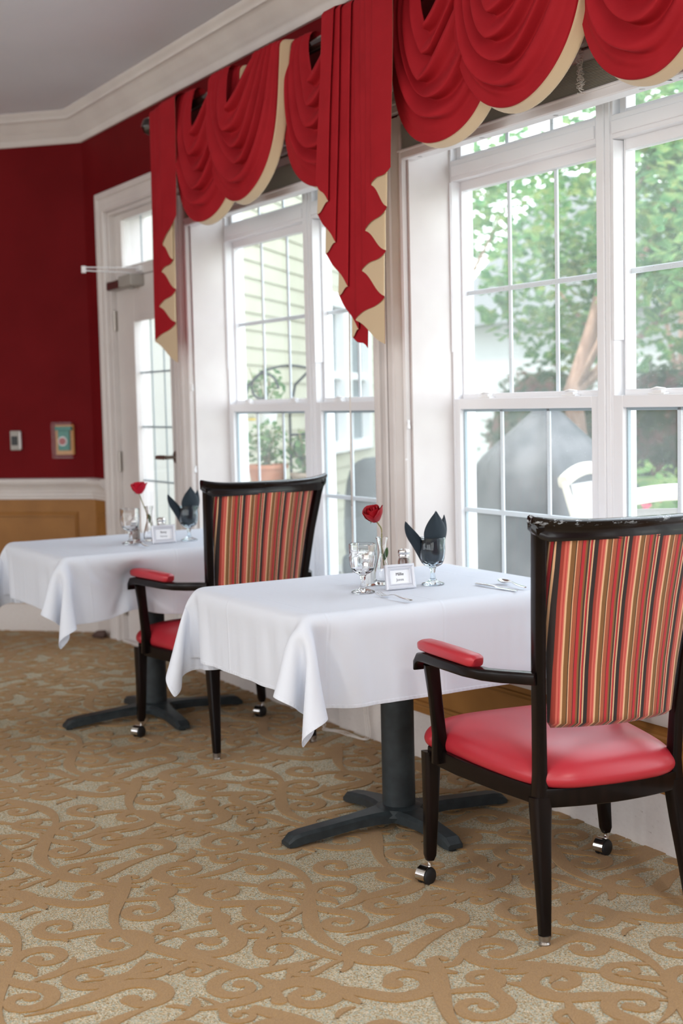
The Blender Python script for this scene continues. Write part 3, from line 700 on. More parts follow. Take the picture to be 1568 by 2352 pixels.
# ------------------------------------------------------------------ tables
def table_base(cx, cy, zt, sx, sy, label):
    t = empty('pedestal_table', (cx, cy, 0), label=label, cat='table', group=None)
    b = MB(); r0 = 0.03
    ring = lambda z, g: [(math.copysign(sx / 2 - r0, ca) + (r0 - g) * ca, math.copysign(sy / 2 - r0, sa) + (r0 - g) * sa, z)
                         for ca, sa in ((math.cos(2 * PI * (j + .5) / 40), math.sin(2 * PI * (j + .5) / 40)) for j in range(40))]
    b.loft([ring(zt - 0.034, 0.006), ring(zt - 0.030, 0.0), ring(zt - 0.010, 0.0), ring(zt - 0.004, 0.006)])
    b.build('tabletop', m_wood, t, angle=50)
    b = MB(); b.lathe([(0, 0.052), (0.0505, 0.052), (0.0505, zt - 0.05), (0, zt - 0.05)], n=40); b.build('column', m_iron, t)
    b = MB(); b.box(-0.13, 0.13, -0.13, 0.13, zt - 0.046, zt - 0.035); b.build('mounting_plate', m_iron, t, bevel=0.003)
    b = MB()
    for (dx, dy, L_) in ((1, 0, 0.30), (-1, 0, 0.30), (0, 1, 0.395), (0, -1, 0.395)):
        rings = []
        for (s_, w, zb, zt_) in ((0.0, 0.10, 0.030, 0.064), (0.06, 0.105, 0.030, 0.064), (0.10, 0.078, 0.028, 0.062), (0.16, 0.062, 0.026, 0.058), (L_ - 0.05, 0.056, 0.012, 0.046), (L_ - 0.02, 0.056, 0.008, 0.040), (L_, 0.050, 0.008, 0.022)):
            pr = [(-w / 2, zb), (-w / 2, zb + (zt_ - zb) * 0.72), (-w * 0.36, zt_), (w * 0.36, zt_), (w / 2, zb + (zt_ - zb) * 0.72), (w / 2, zb)]
            rings.append([(dx * s_ - dy * u, dy * s_ + dx * u, z) for (u, z) in pr])
        b.loft(rings)
    b.lathe([(0, 0.028), (0.075, 0.028), (0.085, 0.045), (0.070, 0.064), (0.052, 0.070), (0, 0.070)], n=28)
    b.build('cross_base', m_iron, t, angle=30)
    for (dx, dy, L_) in ((1, 0, 0.28), (-1, 0, 0.28), (0, 1, 0.375), (0, -1, 0.375)):
        b = MB(); b.lathe([(0, 0.0), (0.013, 0.0), (0.014, 0.006), (0.006, 0.010), (0, 0.010)], (dx * L_, dy * L_, 0), 14); b.build('levelling_foot', m_rubber, t)
    return t
def cloth_sim(a, b, drop, seed, drop_y=0.216, walls=(), balls=(), side=None, step=0.0145, iters=30, sub=18):
    """hang a square of cloth over a table top of half size a x b (centre at the origin, top at z = 0)"""
    A, B = a + drop, b + drop_y
    nx = int(round(2 * A / step)) + 1; ny = int(round(2 * B / step)) + 1
    U, V = np.meshgrid(np.linspace(-A, A, nx), np.linspace(-B, B, ny), indexing='ij')
    ex = np.maximum(0, np.abs(U) - a + 0.004); ey = np.maximum(0, np.abs(V) - b + 0.004); sx, sy = np.sign(U), np.sign(V)
    r_ = np.hypot(ex, ey); ph = np.arctan2(ey, ex)
    corner = (ex > 0) & (ey > 0)
    P = np.zeros((nx, ny, 3))
    # starting shape: each corner of the skirt follows a folded path, keyed by the angle round the corner (90 = y side, 0 = x side)
    near = ([0, 22, 45, 86, 90], [0.0, 0.075, 0.012, -0.11, -0.13], [0.0, 0.005, 0.015, 0.15, 0.15], 0.26)
    far = ([0, 22, 45, 66, 90], [0.0, 0.10, 0.035, 0.125, 0.0], [0.0, -0.02, 0.03, 0.02, 0.0], 0.0)
    deg = np.degrees(ph); hx_ = np.zeros_like(r_); hy_ = np.zeros_like(r_)
    for sgx, sgy, pth in ((1, -1, near), (-1, -1, far), (1, 1, far), (-1, 1, far)):
        m = corner & (sx == sgx) & (sy == sgy); q = r_ / 0.25
        hx_ = np.where(m, np.interp(deg, pth[0], pth[1]) * q, hx_); hy_ = np.where(m, np.interp(deg, pth[0], pth[2]) * q, hy_)
        if pth[3]:                                                     # the flap also draws in the end of the y side
            ms = (sy == sgy) & (ey > 0) & (ex == 0) & (U * sgx > a - pth[3]); w_ = np.clip((U * sgx - (a - pth[3])) / pth[3], 0, 1)
            hx_ = np.where(ms, pth[1][-1] * w_ * q, hx_); hy_ = np.where(ms, pth[2][-1] * w_ * q, hy_)
    P[..., 0] = np.clip(U, -a, a) + sx * (hx_ + 0.004 * (ex > 0)); P[..., 1] = np.clip(V, -b, b) + sy * (hy_ + 0.004 * (ey > 0))
    hh = np.hypot(hx_, hy_)
    P[..., 2] = -np.sqrt(np.maximum(r_ ** 2 - hh ** 2, (0.35 * r_) ** 2)) + 0.002 * (r_ == 0)
    rng = np.random.RandomState(seed)
    amp = np.clip(r_ / drop, 0, 1)
    P[..., 0] += sx * amp * 0.006 * np.sin(V * 19 + seed) * (ex > 0); P[..., 1] += sy * amp * 0.006 * np.sin(U * 23 + 2 * seed) * (ey > 0)
    P += rng.normal(0, 0.0004, P.shape)
    Q = P.copy(); hx = 2 * A / (nx - 1); hy = 2 * B / (ny - 1)
    free = np.ones((nx, ny)); 
    cons = []
    for (dx, dy, st) in ((1, 0, 1.0), (0, 1, 1.0), (1, 1, 0.45), (1, -1, 0.45), (2, 0, 0.22), (0, 2, 0.22), (4, 0, 0.06), (0, 4, 0.06)):
        L0 = math.hypot(dx * hx, dy * hy)
        colours = 2 if (dx in (1, 2, 4) or dy in (1, 2, 4)) else 1
        for c in range(2):
            # split by parity along the constraint direction so that no vertex is moved twice
            ax = 0 if dx else 1; d = max(dx, abs(dy))
            if ax == 0:
                I = np.arange(0, nx - dx); I = I[((I // d) % 2) == c]
                J = np.arange(max(0, -dy), ny - max(0, dy))
                i0 = np.ix_(I, J); i1 = np.ix_(I + dx, J + dy)
            else:
                I = np.arange(nx); J = np.arange(0, ny - dy); J = J[((J // d) % 2) == c]
                i0 = np.ix_(I, J); i1 = np.ix_(I, J + dy)
            cons.append((i0, i1, L0, st))
    rad = 0.009
    ANC = np.stack([np.clip(U, -a, a), np.clip(V, -b, b), np.zeros_like(U)], -1); RAD = r_ * 1.005 + 0.004
    for it in range(iters):
        vel = (P - Q) * (0.88 if it < iters - 12 else 0.6); Q = P.copy(); P = P + vel; P[..., 2] -= 9.8 * 0.016 ** 2
        for s_ in range(sub):
            for (i0, i1, L0, st) in cons:
                d = P[i1] - P[i0]; l = np.sqrt((d ** 2).sum(-1, keepdims=True)) + 1e-9
                c = 0.5 * st * (l - L0) / l * d
                if st < 0.5 and st != 0.45: c = np.where(l < L0, c, 0.5 * min(1, st * 3) * (l - L0) / l * d)
                P[i0] += c; P[i1] -= c
            # no point may hang farther from the nearest point of the table edge than the cloth is long
            D = P - ANC; l = np.sqrt((D ** 2).sum(-1)); P = ANC + D * np.where(l > RAD, RAD / np.maximum(l, 1e-6), 1.0)[..., None]
            # the table: a slab with rounded edges
            qx = np.clip(P[..., 0], -(a - rad), a - rad); qy = np.clip(P[..., 1], -(b - rad), b - rad); qz = np.clip(P[..., 2], -0.03, -rad)
            D = P - np.stack([qx, qy, qz], -1); l = np.sqrt((D ** 2).sum(-1)); m = (l < rad)
            inside = l < 1e-6
            k_ = np.where(m & ~inside, rad / np.maximum(l, 1e-6), 1.0)[..., None]
            P = np.stack([qx, qy, qz], -1) + D * k_
            sideU = inside & (np.abs(U) >= a - 0.002); sideV = inside & (np.abs(V) >= b - 0.002) & ~sideU
            P[..., 0] = np.where(sideU, np.sign(U) * (a + 0.0005), P[..., 0]); P[..., 1] = np.where(sideV, np.sign(V) * (b + 0.0005), P[..., 1])
            P[..., 2] = np.where(inside & ~sideU & ~sideV, 0.0005, P[..., 2])
            # no part of the skirt may climb back over the top
            sk = (r_ > 0.02); P[..., 2] = np.where(sk, np.minimum(P[..., 2], 0.0), P[..., 2])
            on = (np.abs(U) < a - 0.03) & (np.abs(V) < b - 0.03)
            P[..., 0] = np.where(on, U, P[..., 0]); P[..., 1] = np.where(on, V, P[..., 1]); P[..., 2] = np.where(on, 0.001, P[..., 2])
            for (w_, z_) in walls: P[..., 1] = np.minimum(P[..., 1], w_)
            for (c0, c1, R_) in balls:
                sl = max(0.0, 0.16 * (1 - it / 18.0)); c0_ = np.array(c0) + [sl, 0, 0]; ax_ = np.array(c1) + [sl, 0, 0] - c0_; t_ = np.clip(((P - c0_) @ ax_) / (ax_ @ ax_), 0, 1)[..., None]
                D = P - (c0_ + t_ * ax_); l = np.sqrt((D ** 2).sum(-1))[..., None]; P = np.where(l < R_, P + D * (R_ / np.maximum(l, 1e-5) - 1), P)
    return P
def cloth_obj(P, cx, cy, z, label, creases):
    nx, ny = P.shape[:2]; me = bpy.data.meshes.new('tablecloth')
    V = P.reshape(-1, 3).copy(); V[:, 2] += 0.0
    idx = np.arange(nx * ny).reshape(nx, ny)
    F = np.stack([idx[:-1, :-1], idx[1:, :-1], idx[1:, 1:], idx[:-1, 1:]], -1).reshape(-1, 4)
    me.from_pydata(V.tolist(), [], F.tolist()); me.materials.append(m_cloth)
    me.polygons.foreach_set('use_smooth', [True] * len(me.polygons))
    ul = me.uv_layers.new(name='cloth'); st_ = 0.0145
    li = np.empty(len(me.loops), dtype=np.int32); me.loops.foreach_get('vertex_index', li)
    uvv = np.stack([(li // ny - (nx - 1) / 2) * st_ + 0.10, (li % ny - (ny - 1) / 2) * st_ + 0.04], -1)
    ul2 = me.uv_layers.new(name='edge'); i_ = li // ny; j_ = li % ny
    dd = np.minimum(np.minimum(i_, nx - 1 - i_), np.minimum(j_, ny - 1 - j_)) * st_
    ul2.data.foreach_set('uv', np.stack([dd, np.where((np.minimum(i_, nx - 1 - i_) < np.minimum(j_, ny - 1 - j_)), j_, i_) * st_], -1).ravel())
    ul.data.foreach_set('uv', uvv.ravel())
    o = bpy.data.objects.new('tablecloth', me); C.objects.link(o); o.location = (cx, cy, z)
    s_ = o.modifiers.new('smooth', 'SMOOTH'); s_.factor = 0.5; s_.iterations = 1
    s_ = o.modifiers.new('solid', 'SOLIDIFY'); s_.thickness = 0.0012; s_.offset = 1
    s_ = o.modifiers.new('sub', 'SUBSURF'); s_.levels = 2; s_.render_levels = 2
    tag(o, label, 'tablecloth')
    # stitched hem: a thin doubled band that follows the edge
    k = 2
    ring = [P[i, 0] for i in range(nx)] + [P[nx - 1, j] for j in range(1, ny)] + [P[i, ny - 1] for i in range(nx - 2, -1, -1)] + [P[0, j] for j in range(ny - 2, 0, -1)]
    inn = [P[min(max(i, k), nx - 1 - k), k] for i in range(nx)] + [P[nx - 1 - k, min(max(j, k), ny - 1 - k)] for j in range(1, ny)] + [P[min(max(i, k), nx - 1 - k), ny - 1 - k] for i in range(nx - 2, -1, -1)] + [P[k, min(max(j, k), ny - 1 - k)] for j in range(ny - 2, 0, -1)]
    return o
TZ = 0.740
T1 = (-3.425, -0.5225, 0.36, 0.4775); T2 = (-5.220, -0.555, 0.372, 0.500)
t1 = table_base(T1[0], T1[1] + 0.03, TZ - 0.006, 0.700, 0.930, 'front table with a black iron cross base, under the nearer white tablecloth')
t2 = table_base(T2[0], T2[1] + 0.0, TZ - 0.006, 0.724, 0.980, 'rear table with a black iron cross base, beside the glazed door')
for ch in children(t1):
    if ch.name.startswith('tabletop'): ch.location.y = -0.03
def add_creases(P, a, b, xs_, ys_):
    nx, ny = P.shape[:2]
    return P
P1 = cloth_sim(T1[2], T1[3], 0.252, 3, walls=[(T1[3] + 0.018, 0)])
c1 = cloth_obj(P1, T1[0], T1[1], TZ, 'white cloth hanging in points over the front table, edge by the striped chair', None)
P2 = cloth_sim(T2[2], T2[3], 0.252, 5, walls=[(T2[3] + 0.03, 0)], balls=[q for sg, yo in ((1, 0.0), (-1, 0.0)) for q in
    (((0.318, -0.206 if sg > 0 else 0.412, -0.105), (0.85, -0.17 if sg > 0 else 0.45, -0.10), 0.036),
     ((0.364, -0.194 if sg > 0 else 0.406, -0.125), (0.330, -0.158 if sg > 0 else 0.370, -0.40), 0.032))])
c2 = cloth_obj(P2, T2[0], T2[1], TZ, 'white cloth on the rear table near the door, rucked up by a chair arm', None)

# ------------------------------------------------------------------ armchairs
ZSEAT = 0.372
def make_chair(top_mat):
    c = empty('dining_armchair', (0, 0, 0))
    bow = lambda w, hw, amt: -amt * (1 - (w / hw) ** 2)
    for s_ in (1, -1):
        # rear leg and back post in one flowing line
        b = MB()
        b.sweep([(-0.007, s_ * 0.208, 0.022), (0.006, s_ * 0.203, 0.12), (0.028, s_ * 0.195, 0.25), (0.040, s_ * 0.190, 0.345)], [(0.026, 0.026), (0.031, 0.033), (0.037, 0.042), (0.042, 0.050)], up=(0, 1, 0), n=16, p=5)
        b.build('rear_leg', m_wood, c, angle=40)
        b = MB(); b.lathe([(0, 0), (0.013, 0), (0.0145, 0.003), (0.0145, 0.006), (0.011, 0.010), (0.0145, 0.014), (0.0150, 0.026), (0, 0.026)], (-0.008, s_ * 0.209, 0.0), 20); b.build('glide', m_nickel, c)
        b = MB()
        b.sweep([(0.040, s_ * 0.190, 0.335), (0.041, s_ * 0.190, 0.40), (0.034, s_ * 0.194, 0.52), (0.018, s_ * 0.203, 0.66), (-0.010, s_ * 0.217, 0.82), (-0.042, s_ * 0.232, 0.96), (-0.056, s_ * 0.239, 1.008)],
                [(0.040, 0.036), (0.034, 0.029), (0.033, 0.027), (0.033, 0.027), (0.034, 0.027), (0.035, 0.028), (0.035, 0.028)], up=(0, 1, 0), n=16, p=6)
        b.build('back_post', m_wood, c, angle=40)
        # front leg running up to the arm
        b = MB()
        b.sweep([(0.493, s_ * 0.276, 0.060), (0.494, s_ * 0.275, 0.075), (0.498, s_ * 0.268, 0.20), (0.508, s_ * 0.260, 0.355)], [(0.020, 0.020), (0.030, 0.030), (0.036, 0.036), (0.044, 0.046)], up=(0, 1, 0), n=16, p=5)
        b.build('front_leg', m_wood, c, angle=40)
        b = MB()
        b.sweep([(0.445, s_ * 0.262, 0.34), (0.437, s_ * 0.268, 0.42), (0.420, s_ * 0.285, 0.52), (0.410, s_ * 0.300, 0.615)], [(0.024, 0.046), (0.024, 0.036), (0.024, 0.034), (0.025, 0.040)], up=(0, 1, 0), n=16, p=5)
        b.build('arm_support', m_wood, c, angle=40)
        b = MB()
        b.sweep([(0.010, s_ * 0.212, 0.640), (0.045, s_ * 0.236, 0.639), (0.085, s_ * 0.262, 0.637), (0.135, s_ * 0.284, 0.635), (0.20, s_ * 0.297, 0.634), (0.30, s_ * 0.305, 0.634), (0.40, s_ * 0.309, 0.634), (0.432, s_ * 0.310, 0.630), (0.450, s_ * 0.310, 0.614), (0.455, s_ * 0.310, 0.594)],
                [(0.034, 0.030)] * 3 + [(0.038, 0.029)] + [(0.044, 0.028)] * 3 + [(0.044, 0.026), (0.044, 0.018), (0.042, 0.008)], n=18, p=5)
        b.build('armrest', m_wood, c, angle=40)
        b = MB()
        b.sweep([(0.160, s_ * 0.290, 0.661), (0.164, s_ * 0.291, 0.6625), (0.18, s_ * 0.293, 0.663), (0.26, s_ * 0.301, 0.665), (0.36, s_ * 0.307, 0.665), (0.415, s_ * 0.309, 0.664), (0.432, s_ * 0.309, 0.661), (0.438, s_ * 0.309, 0.658)],
                [(0.030, 0.020), (0.040, 0.029), (0.048, 0.033), (0.050, 0.034), (0.050, 0.034), (0.048, 0.032), (0.040, 0.026), (0.024, 0.014)], n=20, p=3.2)
        b.build('arm_pad', m_vinyl_red, c, angle=50)
        # castor: chrome hood over a black wheel, swung a little to one side
        fx, fy = 0.493, s_ * 0.276; a_ = -2.72; ca, sa = math.cos(a_), math.sin(a_)
        b = MB(); b.lathe([(0, 0.040), (0.006, 0.040), (0.006, 0.062), (0, 0.062)], (fx, fy, 0), 14)
        cs = b
        hx_, hy_ = fx + 0.017 * math.cos(a_ - PI / 2) , fy + 0.017 * math.sin(a_ - PI / 2)
        ring = []
        for k in range(-11, 14):
            t_ = PI / 2 + k / 11 * PI * 0.62
            ring.append(t_)
        rows = []
        for (off, R_) in ((-0.017, 0.020), (-0.017, 0.0245), (0.013, 0.0245), (0.013, 0.022)):
            rows.append([(hx_ + ca * off + math.cos(a_ - PI / 2) * R_ * math.cos(t_), hy_ + sa * off + math.sin(a_ - PI / 2) * R_ * math.cos(t_), 0.0235 + R_ * math.sin(t_)) for t_ in ring])
        cs.grid(rows)
        hood = cs.build('castor_hood', m_chrome, c, angle=40, solid=0.001)
        b = MB()
        for (o0, o1) in ((-0.015, -0.003), (0.001, 0.020)):
            b.sweep([(hx_ + ca * o, hy_ + sa * o, 0.0225) for o in (o0, o0 + 0.002, o1 - 0.003, o1)], [(0.040, 0.040), (0.045, 0.045), (0.045, 0.045), (0.037, 0.037)], n=28, p=2)
        b.build('castor_wheel', m_rubber, hood, angle=40)
    # seat frame
    b = MB()
    pth = [(0.036, 0.186), (0.20, 0.222), (0.36, 0.248), (0.508, 0.258)]
    for s_ in (1, -1):
        b.sweep([(x, s_ * w, 0.348) for (x, w) in pth], (0.024, 0.046), n=12, p=8)
    b.sweep([(0.036 + bow(w, 0.19, 0.030), w, 0.345) for w in np.linspace(-0.19, 0.19, 15)], (0.024, 0.048), n=12, p=8)
    b.sweep([(0.512 + 0.018 * (1 - (w / 0.26) ** 2), w, 0.348) for w in np.linspace(-0.258, 0.258, 13)], (0.024, 0.046), n=12, p=8)
    b.build('seat_frame', m_wood, c, angle=40)
    # seat cushion
    b = MB(); rows = []
    NU, NV = 34, 34
    def outline(u, v, g):
        x = 0.012 + (0.548 - 0.0) * u
        hw = (0.196 + 0.076 * min(1, max(0, u)) ** 0.8) - g
        return x, hw
    for k, (g, z) in enumerate(((0.022, 0.366), (0.004, 0.368), (-0.003, 0.376), (-0.006, 0.388), (-0.002, 0.402), (0.008, 0.416), (0.026, 0.430), (0.055, 0.443), (0.095, 0.452), (0.14, 0.457), (0.185, 0.459))):
        ring = []
        for j in range(72):
            a_ = 2 * PI * j / 72
            ca, sa = math.cos(a_), math.sin(a_); e_ = 2 / 7.0
            cx_ = math.copysign(abs(ca) ** e_, ca); sy_ = math.copysign(abs(sa) ** e_, sa)
            u = 0.5 + 0.5 * cx_
            hx_ = 0.283 - g; X = 0.292 + cx_ * hx_ - (0.028 * (1 - sy_ ** 2) if cx_ < 0 else -0.016 * (1 - sy_ ** 2)) * min(1, abs(cx_) ** 3) * (1 if g < 0.1 else 0.4)
            Y = sy_ * (0.196 + 0.080 * (max(0, min(1, (X - 0.01) / 0.5))) ** 0.85 - g)
            # notch where the arm support passes in front of the cushion
            d_ = math.hypot(X - 0.440, (abs(Y) - 0.272)); 
            if d_ < 0.045: Y *= 1 - 0.085 * (1 - d_ / 0.045)
            ring.append((X, Y, z))
        rows.append(ring)
    b.loft(rows, True, True)
    b.build('seat_cushion', m_vinyl_red, c, angle=60, subsurf=1)
    # upholstered back
    def backpt(u, t, side):
        z = 0.512 + t * 0.464; k = (z - 0.512)
        hw = 0.173 + 0.040 * (max(0, t)) ** 1.25
        if t < 0.04: hw -= 0.010 * (1 - t / 0.04) ** 2
        x0 = 0.036 - 0.0 if z < 0.5 else np.interp(z, [0.45, 0.52, 0.66, 0.82, 0.96, 1.01], [0.038, 0.034, 0.018, -0.010, -0.042, -0.056])
        w = u * hw
        edge = max(0.0, 1 - abs(u) ** 8) ** 0.5 * (min(1, t / 0.03) ** 0.5)
        return (x0 - 0.034 * (1 - u * u) + side * (0.013 + 0.010 * edge) * (edge ** 0.3 if edge > 0 else 0), w, z + 0.012 * (1 - u * u) * 0)
    for side, nm in ((-1, 'back_upholstery'),):
        me = bpy.data.meshes.new(nm); NU, NT = 41, 31; vv = []; uv = []
        for sd in (-1, 1):
            for i in range(NT):
                for j in range(NU):
                    u = -1 + 2 * j / (NU - 1); t_ = i / (NT - 1); p_ = backpt(u, t_, sd); vv.append(p_); uv.append((p_[1] * (0.5 + 0.5 * 0.193 / (0.173 + 0.040 * t_ ** 1.25)) + 0.3 * 1.0, p_[2]))
        ff = []
        for s_ in range(2):
            o_ = s_ * NT * NU
            for i in range(NT - 1):
                for j in range(NU - 1): ff.append((o_ + i * NU + j, o_ + i * NU + j + 1, o_ + (i + 1) * NU + j + 1, o_ + (i + 1) * NU + j))
        K = NT * NU
        for i in range(NT - 1):
            for j in (0, NU - 1): ff.append((i * NU + j, (i + 1) * NU + j, K + (i + 1) * NU + j, K + i * NU + j))
        for j in range(NU - 1):
            for i in (0, NT - 1): ff.append((i * NU + j, i * NU + j + 1, K + i * NU + j + 1, K + i * NU + j))
        me.from_pydata(vv, [], ff); ul = me.uv_layers.new(name='uv')
        for l in me.loops: ul.data[l.index].uv = uv[l.vertex_index]
        me.materials.append(m_stripe)
        bm = bmesh.new(); bm.from_mesh(me); bmesh.ops.recalc_face_normals(bm, faces=bm.faces)
        for f in bm.faces: f.smooth = True
        for e in bm.edges:
            if len(e.link_faces) == 2 and e.calc_face_angle(0) > 1.2: e.smooth = False
        bm.to_mesh(me); bm.free()
        o_ = bpy.data.objects.new(nm, me); C.objects.link(o_); o_.parent = c
    # top rail: a bowed, moulded bar with swept-up ends
    b = MB(); rings = []
    for w in np.linspace(-0.262, 0.262, 29):
        q = w / 0.262; x = -0.052 - 0.036 * (1 - q * q); z0 = 0.972 + 0.026 * max(0.0, (abs(q) - 0.90) / 0.10); z1 = 1.019 + 0.014 * abs(q) ** 5
        tk = 1 - 0.35 * abs(q) ** 8
        pr = [(0.012, z0 + 0.002), (-0.014, z0), (-0.016, z0 + 0.012), (-0.0135, z0 + 0.022), (-0.018, z1 - 0.018), (-0.026, z1 - 0.012), (-0.027, z1 - 0.004), (-0.020, z1), (-0.002, z1 + 0.001), (0.012, z1 - 0.003), (0.015, z1 - 0.012), (0.012, z1 - 0.022)]
        rings.append([(x + p_[0] * tk, w, p_[1]) for p_ in pr])
    b.loft(rings); b.build('top_rail', top_mat, c, angle=50)
    return c
ch2 = make_chair(m_wood_worn)
ch2.location = (-2.435, -0.494, 0); ch2.rotation_euler = (0, 0, PI - 0.159)
tag(ch2, 'right foreground armchair with striped back and heavily scuffed black top rail', 'chair', 'striped dining armchairs')
ch1 = copy_tree(ch2); ch1.location = (-4.463, -0.426, 0); ch1.rotation_euler = (0, 0, PI + 0.057)
tag(ch1, 'armchair with striped back between the two tables, only its left arm pad in view', 'chair', 'striped dining armchairs')
for k in children(ch1):
    if k.name.startswith('top_rail'): k.data = k.data.copy(); k.data.materials[0] = m_wood_chip

# ------------------------------------------------------------------ tableware
ZT = TZ + 0.0035
def goblet(m, loc, label, blue=False):
    e = empty('goblet', loc, label=label, cat='glass', group='cut glass goblets')
    def fac(r, z, a):
        if 0.062 < z < 0.118 and r > 0.02: return 1 - 0.035 * abs(math.sin(5 * a)) * math.sin((z - 0.062) / 0.056 * PI) ** 0.6
        if z < 0.05 and 0.006 < r < 0.02: return 1 - 0.08 * abs(math.sin(3 * a))
        return 1
    out = [(0.0, 0.0), (0.033, 0.0), (0.0345, 0.0015), (0.034, 0.004), (0.026, 0.007), (0.014, 0.012), (0.009, 0.018), (0.0075, 0.028), (0.0072, 0.036), (0.0085, 0.046), (0.011, 0.052),
           (0.019, 0.056), (0.028, 0.061), (0.034, 0.070), (0.0375, 0.082), (0.0395, 0.096), (0.0400, 0.104), (0.0395, 0.113), (0.0388, 0.116), (0.0392, 0.142), (0.0385, 0.1435)]
    inn = [(0.0372, 0.1425), (0.0368, 0.118), (0.0372, 0.104), (0.0355, 0.090), (0.0315, 0.074), (0.024, 0.065), (0.012, 0.061), (0.0, 0.060)]
    b = MB(); b.lathe(out + inn, n=60, fac=fac, caps=False); b.build('glass_body', m, e, angle=25)
    return e
def napkin(loc, label, rz=0.0):
    e = empty('folded_napkin', loc, rz, label=label, cat='napkin', group='charcoal napkins in goblets')
    def blade(name, base, tip, wid, az, curl, z0=0.064, bw=0.016):
        rows = []
        for i in range(17):
            t = i / 16; row = []
            bx = base[0] + (tip[0] - base[0]) * t; by = base[1] + (tip[1] - base[1]) * t
            z = z0 + (tip[2] - z0) * t; bx += curl * math.sin(PI * t) * math.cos(az); by += curl * math.sin(PI * t) * math.sin(az)
            w = (bw + (wid - bw) * min(1, t / 0.55) ** 1.3) * (1 - max(0, (t - 0.55) / 0.45) ** 1.9) + 0.0015
            for j in range(13):
                q = -1 + 2 * j / 12; cc = 0.45 * w * (1 - q * q)
                row.append((bx - math.sin(az) * w * q + math.cos(az) * cc, by + math.cos(az) * w * q + math.sin(az) * cc, z + 0.003 * math.sin(7 * q + 5 * t)))
            rows.append(row)
        b = MB(); b.grid(rows); return b.build(name, m_napkin, e, angle=180, solid=0.0018, subsurf=1)
    blade('napkin_leaf', (0.006, -0.004), (0.012, 0.006, 0.222), 0.040, 0.0, 0.004, bw=0.022)
    blade('napkin_leaf', (-0.010, -0.010), (-0.014, -0.086, 0.194), 0.020, -0.5, -0.010)
    blade('napkin_leaf', (-0.010, 0.012), (-0.012, 0.052, 0.206), 0.024, 0.35, 0.006)
    blade('napkin_leaf', (-0.014, 0.0), (-0.030, 0.020, 0.190), 0.022, PI, 0.004)
    b = MB(); b.lathe([(0.0, 0.0635), (0.014, 0.064), (0.026, 0.072), (0.032, 0.085), (0.0335, 0.10), (0.034, 0.128), (0.030, 0.135), (0.0, 0.128)], n=36, fac=lambda r, z, a: 1 - 0.05 * abs(math.sin(4 * a)) ** 2)
    b.build('tucked_base', m_napkin, e, angle=60)
    return e
def vase(loc, label):
    e = empty('bud_vase', loc, label=label, cat='vase', group='bud vases')
    fac = lambda r, z, a: 1 + (0.02 * math.sin(8 * a + z * 60) if z < 0.09 else 0)
    out = [(0, 0), (0.022, 0), (0.0245, 0.003), (0.0255, 0.012), (0.0255, 0.026), (0.022, 0.045), (0.0155, 0.070), (0.0118, 0.088), (0.0110, 0.100), (0.0125, 0.118), (0.0165, 0.137), (0.0185, 0.141), (0.0185, 0.144)]
    inn = [(0.0165, 0.144), (0.0150, 0.138), (0.0108, 0.118), (0.0092, 0.100), (0.0100, 0.088), (0.0138, 0.070), (0.020, 0.045), (0.0232, 0.026), (0.0228, 0.014), (0.016, 0.009), (0, 0.008)]
    b = MB(); b.lathe(out + inn, n=48, fac=fac, caps=False); b.build('glass_body', m_clear, e, angle=40)
    return e
